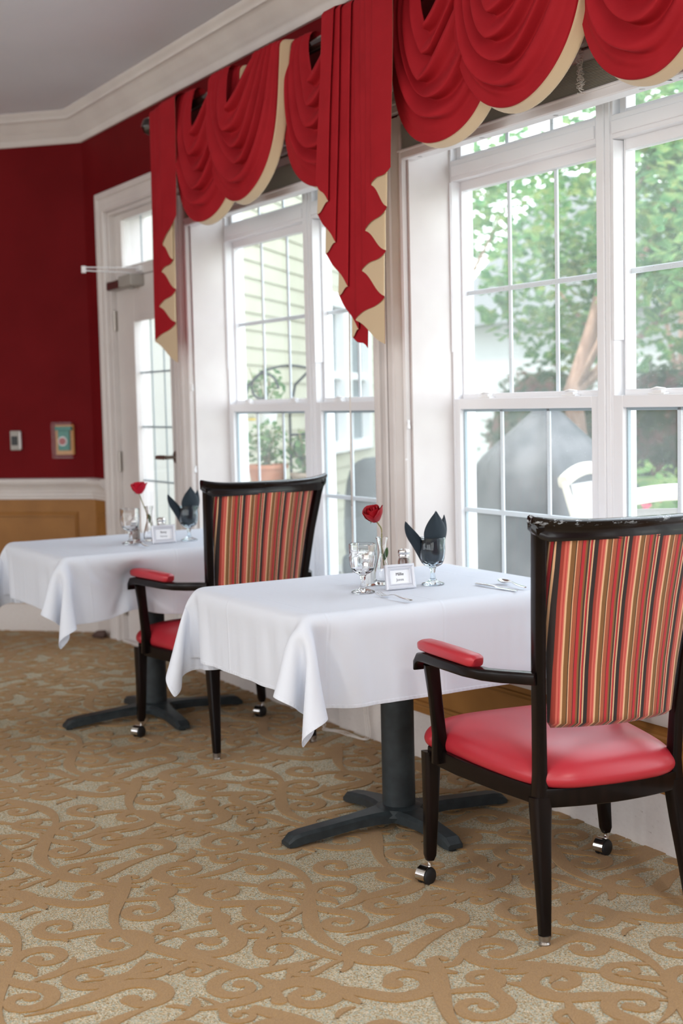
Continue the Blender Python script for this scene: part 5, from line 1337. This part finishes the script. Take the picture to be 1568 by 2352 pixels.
b = MB(); b.box(-0.036, 0.036, -0.030, -0.012, 0.045, 0.160); b.build('call_point', m_greenpl, e, bevel=0.004, angle=30)
b = MB(); b.box(-0.052, 0.052, -0.034, -0.010, 0.160, 0.182); b.build('sounder', m_greenpl, e, bevel=0.004, angle=30)
b = MB(); b.sweep([(-0.004, -0.030, 0.098), (-0.004, -0.034, 0.098)], (0.054, 0.054), n=28, p=2); b.build('button_ring', m_tassel, e)
b = MB(); b.sweep([(-0.004, -0.034, 0.098), (-0.004, -0.040, 0.098)], (0.042, 0.042), n=28, p=2); b.build('push_button', m_btn, e)
b = MB(); y0 = -0.052
b.box(-0.064, 0.064, y0, y0 + 0.002, 0.0, 0.207); b.box(-0.064, -0.062, y0, 0, 0.0, 0.207); b.box(0.062, 0.064, y0, 0, 0.0, 0.207); b.box(-0.062, 0.062, y0, 0, 0.205, 0.207); b.box(-0.062, 0.062, y0, 0, 0, 0.002)
b.build('clear_cover', m_clearpl, e, smooth=False)
e = empty('door_stop', (-7.20, -0.075, 0), 0.4, label='brown rubber door stop wedge on the carpet beside the door casing', cat='door stop')
b = MB(); b.sweep([(-0.05, 0, 0.012), (-0.01, 0, 0.024), (0.03, 0, 0.026), (0.045, 0, 0.020)], [(0.03, 0.018), (0.045, 0.042), (0.046, 0.048), (0.03, 0.03)], n=14, p=3); b.build('wedge', mat('brown_rubber', (0.09, 0.05, 0.04), 0.6), e)

# ------------------------------------------------------------------ outdoors
GZ = -0.12
b = MB(); b.box(-26, 6, 0.2, 7.2, GZ - 0.1, GZ); tag(b.build('patio', m_paving, smooth=False), kind='structure')
b = MB(); b.box(-40, 14, 7.2, 50, GZ - 0.12, GZ - 0.02); tag(b.build('lawn', m_grass, smooth=False), kind='structure')
# the clapboard wing of the building, running off at 45 degrees
P0 = Vector((-7.525, 0.567)); dW = Vector((-S2, S2)); nW = Vector((S2, S2)); BX = 0.121; L45 = 5.6
wing = empty('house_wing', (P0.x, P0.y, GZ), label='pale yellow clapboard wing of the building outside the farther window', cat='building')
def wing_pt(t, o, z): q = dW * t + nW * o; return (q.x, q.y, z - GZ)
WINS_W = [(3.20, 4.02, 0.86, 2.20), (4.12, 4.94, 0.86, 2.20)]
b = MB(); rows = []
k = 0; z = GZ
while z < 3.6:
    rows += [(0.0, z), (0.014, z), (0.002, z + BX)]; z += BX
ring = rows + [(-0.2, z), (-0.2, GZ)]
for (a, c) in ((0, WINS_W[0][0]), (WINS_W[-1][1], L45)):
    b.loft([[wing_pt(t, o, z_) for (o, z_) in ring] for t in (a, c)])
lo = [q for q in rows if q[1] < WINS_W[0][2]]; hi = [q for q in rows if q[1] > WINS_W[0][3]]
for part in (lo, hi):
    b.loft([[wing_pt(t, o, z_) for (o, z_) in part + [(-0.2, part[-1][1]), (-0.2, part[0][1])]] for t in (WINS_W[0][0], WINS_W[-1][1])])
b.build('clapboard_wall', m_siding, wing, smooth=False)
def wbox(b, t0, t1, o0, o1, z0, z1):
    q = [(t0, o0), (t1, o0), (t1, o1), (t0, o1)]
    b.loft([[wing_pt(t, o, z0) for t, o in q], [wing_pt(t, o, z1) for t, o in q]])
b = MB(); wbox(b, -0.10, 0.14, -0.2, 0.03, GZ, 3.6); wbox(b, L45 - 0.1, L45 + 0.05, -0.2, 0.03, GZ, 3.6); b.build('corner_board', m_extwhite, wing, smooth=False)
for (a, c, z0, z1) in WINS_W:
    b = MB(); w_ = 0.07
    wbox(b, a, a + w_, -0.1, 0.035, z0, z1); wbox(b, c - w_, c, -0.1, 0.035, z0, z1); wbox(b, a + w_, c - w_, -0.1, 0.035, z1 - 0.08, z1); wbox(b, a + w_, c - w_, -0.1, 0.045, z0, z0 + 0.09)
    wbox(b, a + w_, c - w_, -0.08, 0.0, (z0 + z1) / 2 - 0.03, (z0 + z1) / 2 + 0.03); fr_ = b.build('window', m_extwhite, wing, smooth=False)
    b = MB(); wbox(b, a + w_, c - w_, -0.06, -0.05, z0 + 0.05, z1 - 0.05); b.build('pane', m_extglass, fr_, smooth=False)
b = MB(); q = [(-0.4, 0.35), (L45 + 0.3, 0.35), (L45 + 0.3, -3.0), (-0.4, -3.0)]
b.loft([[wing_pt(q[0][0], 0.35, 3.55), wing_pt(q[1][0], 0.35, 3.55), wing_pt(q[2][0], -3.0, 4.9), wing_pt(q[3][0], -3.0, 4.9)], [wing_pt(q[0][0], 0.35, 3.67), wing_pt(q[1][0], 0.35, 3.67), wing_pt(q[2][0], -3.0, 5.02), wing_pt(q[3][0], -3.0, 5.02)]])
b.build('roof', m_roof, wing, smooth=False)
# a white porch pier by the door
pier = empty('porch_pier', (-8.02, 0.50, GZ), label='square white porch pier close outside the glazed door', cat='pillar')
b = MB(); b.box(-0.62, 0.09, -0.18, 0.22, 0, 3.4); b.build('shaft', m_extwhite, pier, bevel=0.01, angle=30)
b = MB(); b.box(-0.66, 0.12, -0.21, 0.25, 0, 0.12); b.build('plinth', m_extwhite, pier, bevel=0.01, angle=30)
# neighbouring house low behind the trees
hs = empty('neighbour_house', (-14.0, 9.6, GZ), label='pale neighbouring house with a grey sloping roof behind the trees', cat='building')
b = MB(); b.box(-3.2, 2.3, 0, 4, 0, 2.55); b.build('wall', m_farwall, hs, smooth=False)
b = MB(); b.loft([[(-3.5, -0.4, 2.5), (-0.4, -0.4, 4.4), (2.7, -0.4, 2.5)], [(-3.5, 4.4, 2.5), (-0.4, 4.4, 4.4), (2.7, 4.4, 2.5)]]); b.build('roof', m_roof, hs, smooth=False)
def leaves(b, rng, c, rad, n, ls, shell=0.45):
    for _ in range(n):
        while True:
            d = Vector((rng.uniform(-1, 1), rng.uniform(-1, 1), rng.uniform(-1, 1)))
            if 0.05 < d.length <= 1: break
        d = d.normalized() * (shell + (1 - shell) * rng.random() ** 0.5)
        p = Vector((c[0] + d.x * rad[0], c[1] + d.y * rad[1], c[2] + d.z * rad[2]))
        a = Vector((rng.uniform(-1, 1), rng.uniform(-1, 1), rng.uniform(-0.6, 0.6))).normalized(); u = a.cross(Vector((rng.uniform(-1, 1), rng.uniform(-1, 1), 1))).normalized()
        s_ = ls * rng.uniform(0.6, 1.3); w = s_ * 0.42
        v = [p - a * s_ * 0.5, p - u * w * 0.8 - a * s_ * 0.1, p + a * s_ * 0.55, p + u * w * 0.8 - a * s_ * 0.1, p + a.cross(u) * w * 0.25]
        b.add(v, [(0, 1, 4), (1, 2, 4), (2, 3, 4), (3, 0, 4)])
def lump(b, rng, c, rad):
    rings = []
    for i in range(13):
        th = PI * i / 12; rings.append([(c[0] + rad[0] * (1 + rng.uniform(-.09, .09)) * math.sin(th) * math.cos(2 * PI * j / 24), c[1] + rad[1] * (1 + rng.uniform(-.09, .09)) * math.sin(th) * math.sin(2 * PI * j / 24), c[2] + rad[2] * math.cos(th)) for j in range(24)])
    b.loft(rings)
def tree(loc, trunk, clumps, seed, label, ls=0.10, m=None, group=None):
    e = empty('tree', loc, label=label, cat='tree', group=group); rng = random.Random(seed); o = Vector(loc)
    b = MB(); b.tube([tuple(Vector(p[:3]) - o) for p in trunk], [p[3] for p in trunk], 12)
    for c in clumps:
        st = Vector(trunk[len(trunk) // 2][:3]) - o; en = Vector(c[0]) - o; md = (st + en) / 2 + Vector((rng.uniform(-.2, .2), rng.uniform(-.2, .2), 0.12))
        b.tube([tuple(st), tuple(md), tuple(en)], [0.035, 0.024, 0.010], 7)
    b.build('trunk', m_bark, e)
    b = MB()
    for (c, r_, n_) in clumps: leaves(b, rng, Vector(c) - o, r_, int(n_ * 1.25), ls, 0.25)
    f = b.build('foliage', m or m_leaf, e, smooth=False); return e
tree((-8.50, 4.55, GZ), [(-8.50, 4.55, GZ, 0.12), (-8.52, 4.6, 0.6, 0.10), (-8.62, 4.55, 1.3, 0.085), (-8.5, 4.7, 1.9, 0.07), (-8.3, 4.9, 2.6, 0.05)],
     [((-8.3, 4.9, 2.9), (1.0, 0.9, 0.75), 900), ((-7.5, 4.8, 2.2), (0.8, 0.7, 0.6), 600), ((-9.2, 4.9, 2.2), (0.75, 0.7, 0.62), 600), ((-8.0, 5.2, 3.6), (1.0, 0.9, 0.6), 700), ((-8.9, 5.2, 1.75), (0.6, 0.5, 0.34), 150), ((-7.4, 5.0, 3.2), (0.8, 0.7, 0.6), 560)], 5,
     'leafy tree with a pinkish trunk, seen through the left sash of the nearer window', 0.13)
tree((-6.30, 4.30, GZ), [(-6.3, 4.3, GZ, 0.09), (-6.25, 4.35, 0.9, 0.07), (-6.35, 4.3, 1.7, 0.055), (-6.2, 4.4, 2.4, 0.04)],
     [((-6.2, 4.3, 2.3), (0.9, 0.8, 0.75), 1100), ((-5.5, 4.3, 2.9), (0.8, 0.7, 0.6), 700), ((-6.9, 4.6, 2.9), (0.7, 0.7, 0.6), 300), ((-6.1, 4.2, 1.65), (0.6, 0.5, 0.36), 240), ((-5.6, 4.1, 2.0), (0.5, 0.5, 0.5), 240)], 9,
     'dense broad-leaved tree filling the right sash of the nearer window', 0.12)
tree((-10.6, 7.7, GZ), [(-10.6, 7.7, GZ, 0.14), (-10.6, 7.7, 1.2, 0.11), (-10.5, 7.8, 2.6, 0.07)],
     [((-10.6, 7.7, 3.6), (1.1, 1.0, 1.0), 620), ((-9.8, 7.7, 2.9), (0.9, 0.8, 0.7), 420), ((-11.3, 7.9, 2.9), (0.7, 0.7, 0.6), 220)], 15,
     'pale sunlit tree farthest off, above the grey roof', 0.12)
tree((-12.6, 5.6, GZ), [(-12.6, 5.6, GZ, 0.12), (-12.5, 5.6, 1.2, 0.10), (-12.4, 5.7, 2.4, 0.06)],
     [((-11.9, 5.9, 3.9), (1.0, 0.9, 0.8), 620), ((-11.2, 5.9, 3.3), (0.7, 0.7, 0.6), 420), ((-12.4, 5.9, 3.1), (0.7, 0.6, 0.5), 300)], 25,
     'small tree whose crown shows in the far left panes of the nearer window', 0.12)
# dark shrubbery and the light hedge in front of it
sb = [((-8.95, 5.9, 0.72), (0.95, 0.5, 0.95), 2300), ((-7.15, 5.6, 0.75), (0.95, 0.5, 0.90), 2300), ((-10.85, 6.1, 0.75), (1.0, 0.5, 0.95), 2000), ((-5.3, 5.2, 0.74), (0.9, 0.5, 0.92), 2000)]
for k, (c, r_, n_) in enumerate(sb):
    e = empty('shrub', (c[0], c[1], GZ), label=['dark shrub behind the pinkish trunk', 'dark shrub right of the pinkish trunk, behind the hedge', 'dark shrub behind the grey grill cover, farthest left', 'dark shrub low in the right sash of the nearer window'][k], cat='shrub', group='dark shrubs outside')
    b = MB(); leaves(b, random.Random(20 + k), (0, 0, c[2] - GZ), r_, n_, 0.09, 0.3)
    lump(b, random.Random(60 + k), (0, 0, c[2] - GZ), [q * 0.86 for q in r_]); b.build('foliage', m_leafdark, e, smooth=False)
    b = MB()
    for q in range(5): b.tube([(0.05 * q - 0.1, 0, 0), (0.2 * q - 0.4, 0.05, 0.6)], [0.02, 0.008], 6)
    b.build('stems', m_bark, e)
e = empty('hedge', (-6.75, 3.75, GZ), label='light green flowering hedge low outside the right sash of the nearer window', cat='hedge')
b = MB(); leaves(b, random.Random(31), (0, 0, 0.47), (1.9, 0.42, 0.50), 2600, 0.075, 0.35); lump(b, random.Random(91), (0, 0, 0.45), (1.75, 0.34, 0.42)); b.build('foliage', m_hedge, e, smooth=False)
b = MB(); rng = random.Random(33)
for _ in range(9):
    c = Vector((rng.uniform(-1.2, 1.4), -0.42 + rng.uniform(-0.02, 0.05), rng.uniform(0.35, 0.8)))
    for k in range(6):
        a = k * PI / 3; b.add([c, c + Vector((0.04 * math.cos(a - .4), -0.01, 0.04 * math.sin(a - .4))), c + Vector((0.05 * math.cos(a), 0.0, 0.05 * math.sin(a))), c + Vector((0.04 * math.cos(a + .4), -0.01, 0.04 * math.sin(a + .4)))], [(0, 1, 2, 3)])
b.build('flowers', m_flower, e, smooth=False)
# covered grill
e = empty('covered_grill', (-6.10, 2.25, GZ), label='tall draped grey grill cover right outside the nearer window', cat='grill')
b = MB(); rings = []
for (z, sx_, sy_) in ((0.0, 0.42, 0.34), (0.4, 0.41, 0.33), (0.85, 0.37, 0.30), (0.98, 0.35, 0.28), (1.06, 0.27, 0.22), (1.16, 0.17, 0.14), (1.25, 0.08, 0.07), (1.29, 0.04, 0.04)):
    rings.append([(sx_ * (1 + 0.07 * math.sin(7 * a + z * 6)) * math.copysign(abs(math.cos(a)) ** 0.7, math.cos(a)), sy_ * (1 + 0.08 * math.sin(6 * a + 2 + z * 3)) * math.copysign(abs(math.sin(a)) ** 0.7, math.sin(a)), z) for a in [2 * PI * j / 48 for j in range(48)]])
b.loft(rings); b.v = [(x * 1.2, y * 1.2, z * 1.06) for (x, y, z) in b.v]; b.build('cover', m_cover, e, angle=70, subsurf=1)
b = MB(); b.tube([(0.46, -0.2, 0.9), (0.53, -0.2, 0.92), (0.53, 0.2, 0.92), (0.46, 0.2, 0.9)], 0.012); b.build('side_handle', m_iron, e)
# cream framed patio chairs
def patio_chair(loc, rz, label):
    e = empty('patio_chair', loc, rz, label=label, cat='chair', group='cream patio chairs'); 
    for s_ in (1, -1):
        b = MB(); b.sweep([(-0.30, s_ * 0.29, 0.0), (-0.25, s_ * 0.29, 0.40), (-0.28, s_ * 0.285, 0.72), (-0.38, s_ * 0.28, 1.03)], [(0.03, 0.03), (0.035, 0.04), (0.035, 0.04), (0.03, 0.035)], up=(0, 1, 0), n=12, p=3); b.build('back_leg', m_beige, e)
        b = MB(); b.sweep([(0.30, s_ * 0.29, 0.0), (0.26, s_ * 0.29, 0.42), (0.22, s_ * 0.30, 0.62)], [(0.03, 0.03), (0.04, 0.04), (0.035, 0.035)], up=(0, 1, 0), n=12, p=3); b.build('front_leg', m_beige, e)
        b = MB(); b.sweep([(-0.29, s_ * 0.29, 0.70), (-0.1, s_ * 0.31, 0.69), (0.12, s_ * 0.315, 0.67), (0.24, s_ * 0.31, 0.62), (0.28, s_ * 0.31, 0.56)], [(0.04, 0.03), (0.055, 0.035), (0.06, 0.035), (0.055, 0.035), (0.03, 0.02)], n=14, p=3); b.build('armrest', m_beige, e)
    b = MB(); b.sweep([(-0.38, y, 1.03 + 0.05 * (1 - (y / 0.29) ** 2)) for y in np.linspace(-0.29, 0.29, 13)], (0.05, 0.06), n=14, p=3); b.build('top_rail', m_beige, e)
    b = MB(); b.grid([[(-0.25 - 0.03 * 0 - 0.10 * t, y, 0.42 + 0.60 * t) for y in np.linspace(-0.27, 0.27, 9)] for t in np.linspace(0, 1, 7)]); b.grid([[(-0.25 + 0.5 * t, y, 0.42 - 0.02 * math.sin(PI * t)) for y in np.linspace(-0.27, 0.27, 9)] for t in np.linspace(0, 1, 7)])
    b.build('sling', m_mesh, e, solid=0.006)
    return e
patio_chair((-4.60, 1.73, GZ), math.radians(28), 'cream patio chair whose curved arm shows beside the grill cover')
patio_chair((-3.79, 0.90, GZ), math.radians(150), 'cream patio chair of which only the arched top rail shows')
# dark tub chair
e = empty('patio_chair', (-7.60, 2.15, GZ), math.radians(-40), label='charcoal high-backed patio chair outside, in the right sash of the farther window', cat='chair')
b = MB(); rings = []
for (z, sx_, sy_) in ((0.08, 0.30, 0.30), (0.45, 0.33, 0.34), (0.80, 0.32, 0.33), (0.98, 0.27, 0.29), (1.06, 0.16, 0.20)):
    rings.append([(0.14 - sx_ * 0.5 + sx_ * 0.5 * math.copysign(abs(math.cos(a)) ** 0.6, math.cos(a)), sy_ * math.copysign(abs(math.sin(a)) ** 0.6, math.sin(a)), z) for a in [2 * PI * j / 36 for j in range(36)]])
b.loft(rings); b.build('shell_back', m_wicker, e, angle=70, subsurf=1)
b = MB(); b.box(-0.1, 0.45, -0.28, 0.28, 0.30, 0.44); b.build('seat', m_wicker, e, bevel=0.03, angle=30)
for sx_, sy_ in ((-0.1, -0.25), (-0.1, 0.25), (0.4, -0.25), (0.4, 0.25)):
    b = MB(); b.tube([(sx_, sy_, 0), (sx_, sy_, 0.3)], 0.018); b.build('leg', m_wicker, e)
# wrought iron plant stand with pots
st_o = Vector((-6.76, 0.92, GZ)); e = empty('plant_stand', st_o, math.radians(30), label='scrolled black iron plant stand outside the farther window', cat='plant stand')
def spiral(cx, cz, r0, r1, a0, turns, y=0.0, n_=26): return [(cx + (r0 + (r1 - r0) * i / (n_ - 1)) * math.cos(a0 + turns * 2 * PI * i / (n_ - 1)), y, cz + (r0 + (r1 - r0) * i / (n_ - 1)) * math.sin(a0 + turns * 2 * PI * i / (n_ - 1))) for i in range(n_)]
b = MB()
for x in (-0.30, 0.02): b.tube([(x, 0.0, 0), (x, 0.0, 1.35), (x + 0.04, 0, 1.52), (x + 0.14, 0, 1.60)], 0.008, 8)
b.tube([(x, 0.0, 1.60 + 0.03 * math.sin((x + 0.16) * 9)) for x in np.linspace(-0.16, 0.16, 8)], 0.007, 8)
b.tube(spiral(0.10, 1.15, 0.085, 0.028, 0.4, 0.95), 0.007, 8); b.tube(spiral(-0.16, 1.50, 0.11, 0.04, 0.0, 0.9), 0.007, 8); b.tube(spiral(0.16, 1.36, 0.07, 0.05, -1.5, 0.45), 0.007, 8)
b.tube([(0.02, 0, 1.24), (0.12, 0, 1.242), (0.235, 0, 1.243)], 0.008, 8); b.tube(spiral(0.06, 0.88, 0.07, 0.03, 0, 0.8), 0.007, 8); b.tube([(0.19, 0, 1.24), (0.22, 0, 1.0), (0.20, 0, 0.6), (0.2, 0, 0)], 0.007, 8)
b.build('scroll_frame', m_iron, e)
for z in (0.905, 0.45):
    b = MB(); b.box(-0.34, 0.24, -0.16, 0.16, z - 0.008, z); b.build('shelf', m_iron, e, bevel=0.002, angle=30)
def pot(x, y, z, r, h, m, label, nm='flower_pot', flower=None, seed=1, leafy=160, group=None):
    e = empty(nm, (x, y, z), label=label, cat='potted plant', group=group)
    b = MB(); b.lathe([(0, 0), (r * 0.72, 0), (r * 0.95, h * 0.86), (r * 1.05, h * 0.86), (r * 1.05, h), (r * 0.92, h), (r * 0.88, h * 0.88), (0, h * 0.86)], n=28); b.build('pot', m, e)
    rng = random.Random(seed); b = MB()
    for k in range(12):
        a = rng.uniform(0, 2 * PI); q = rng.uniform(0.02, 0.12); b.tube([(0, 0, h * 0.85), (q * 0.5 * math.cos(a), q * 0.5 * math.sin(a), h + 0.08), (q * math.cos(a), q * math.sin(a), h + rng.uniform(0.12, 0.26))], 0.003, 5)
    b.build('stems', m_stem, e)
    b = MB(); leaves(b, rng, (0, 0, h + 0.11), (0.13, 0.13, 0.14), leafy, 0.05, 0.1); b.build('foliage', m_hedge, e, smooth=False)
    if flower:
        b = MB(); b.lathe([(0, 0), (0.022, 0.004), (0.026, 0.012), (0.012, 0.016), (0, 0.014)], (-0.06, -0.06, h + 0.25), 12); b.build('bloom', flower, e)
    return e
pot(-6.90, 0.86, GZ + 0.906, 0.115, 0.165, m_terra, 'terracotta pot with a yellow flower on the iron plant stand', flower=m_yflower, seed=2)
pot(-6.68, 1.00, GZ + 0.906, 0.095, 0.12, m_tanpot, 'tan pot with trailing green leaves on the iron plant stand', seed=3)
pot(-6.98, 0.90, GZ + 1.62 - 0.62 + 0.30, 0.075, 0.09, m_extwhite, 'small white pot with thin leaves high on the iron plant stand', seed=4, leafy=90)
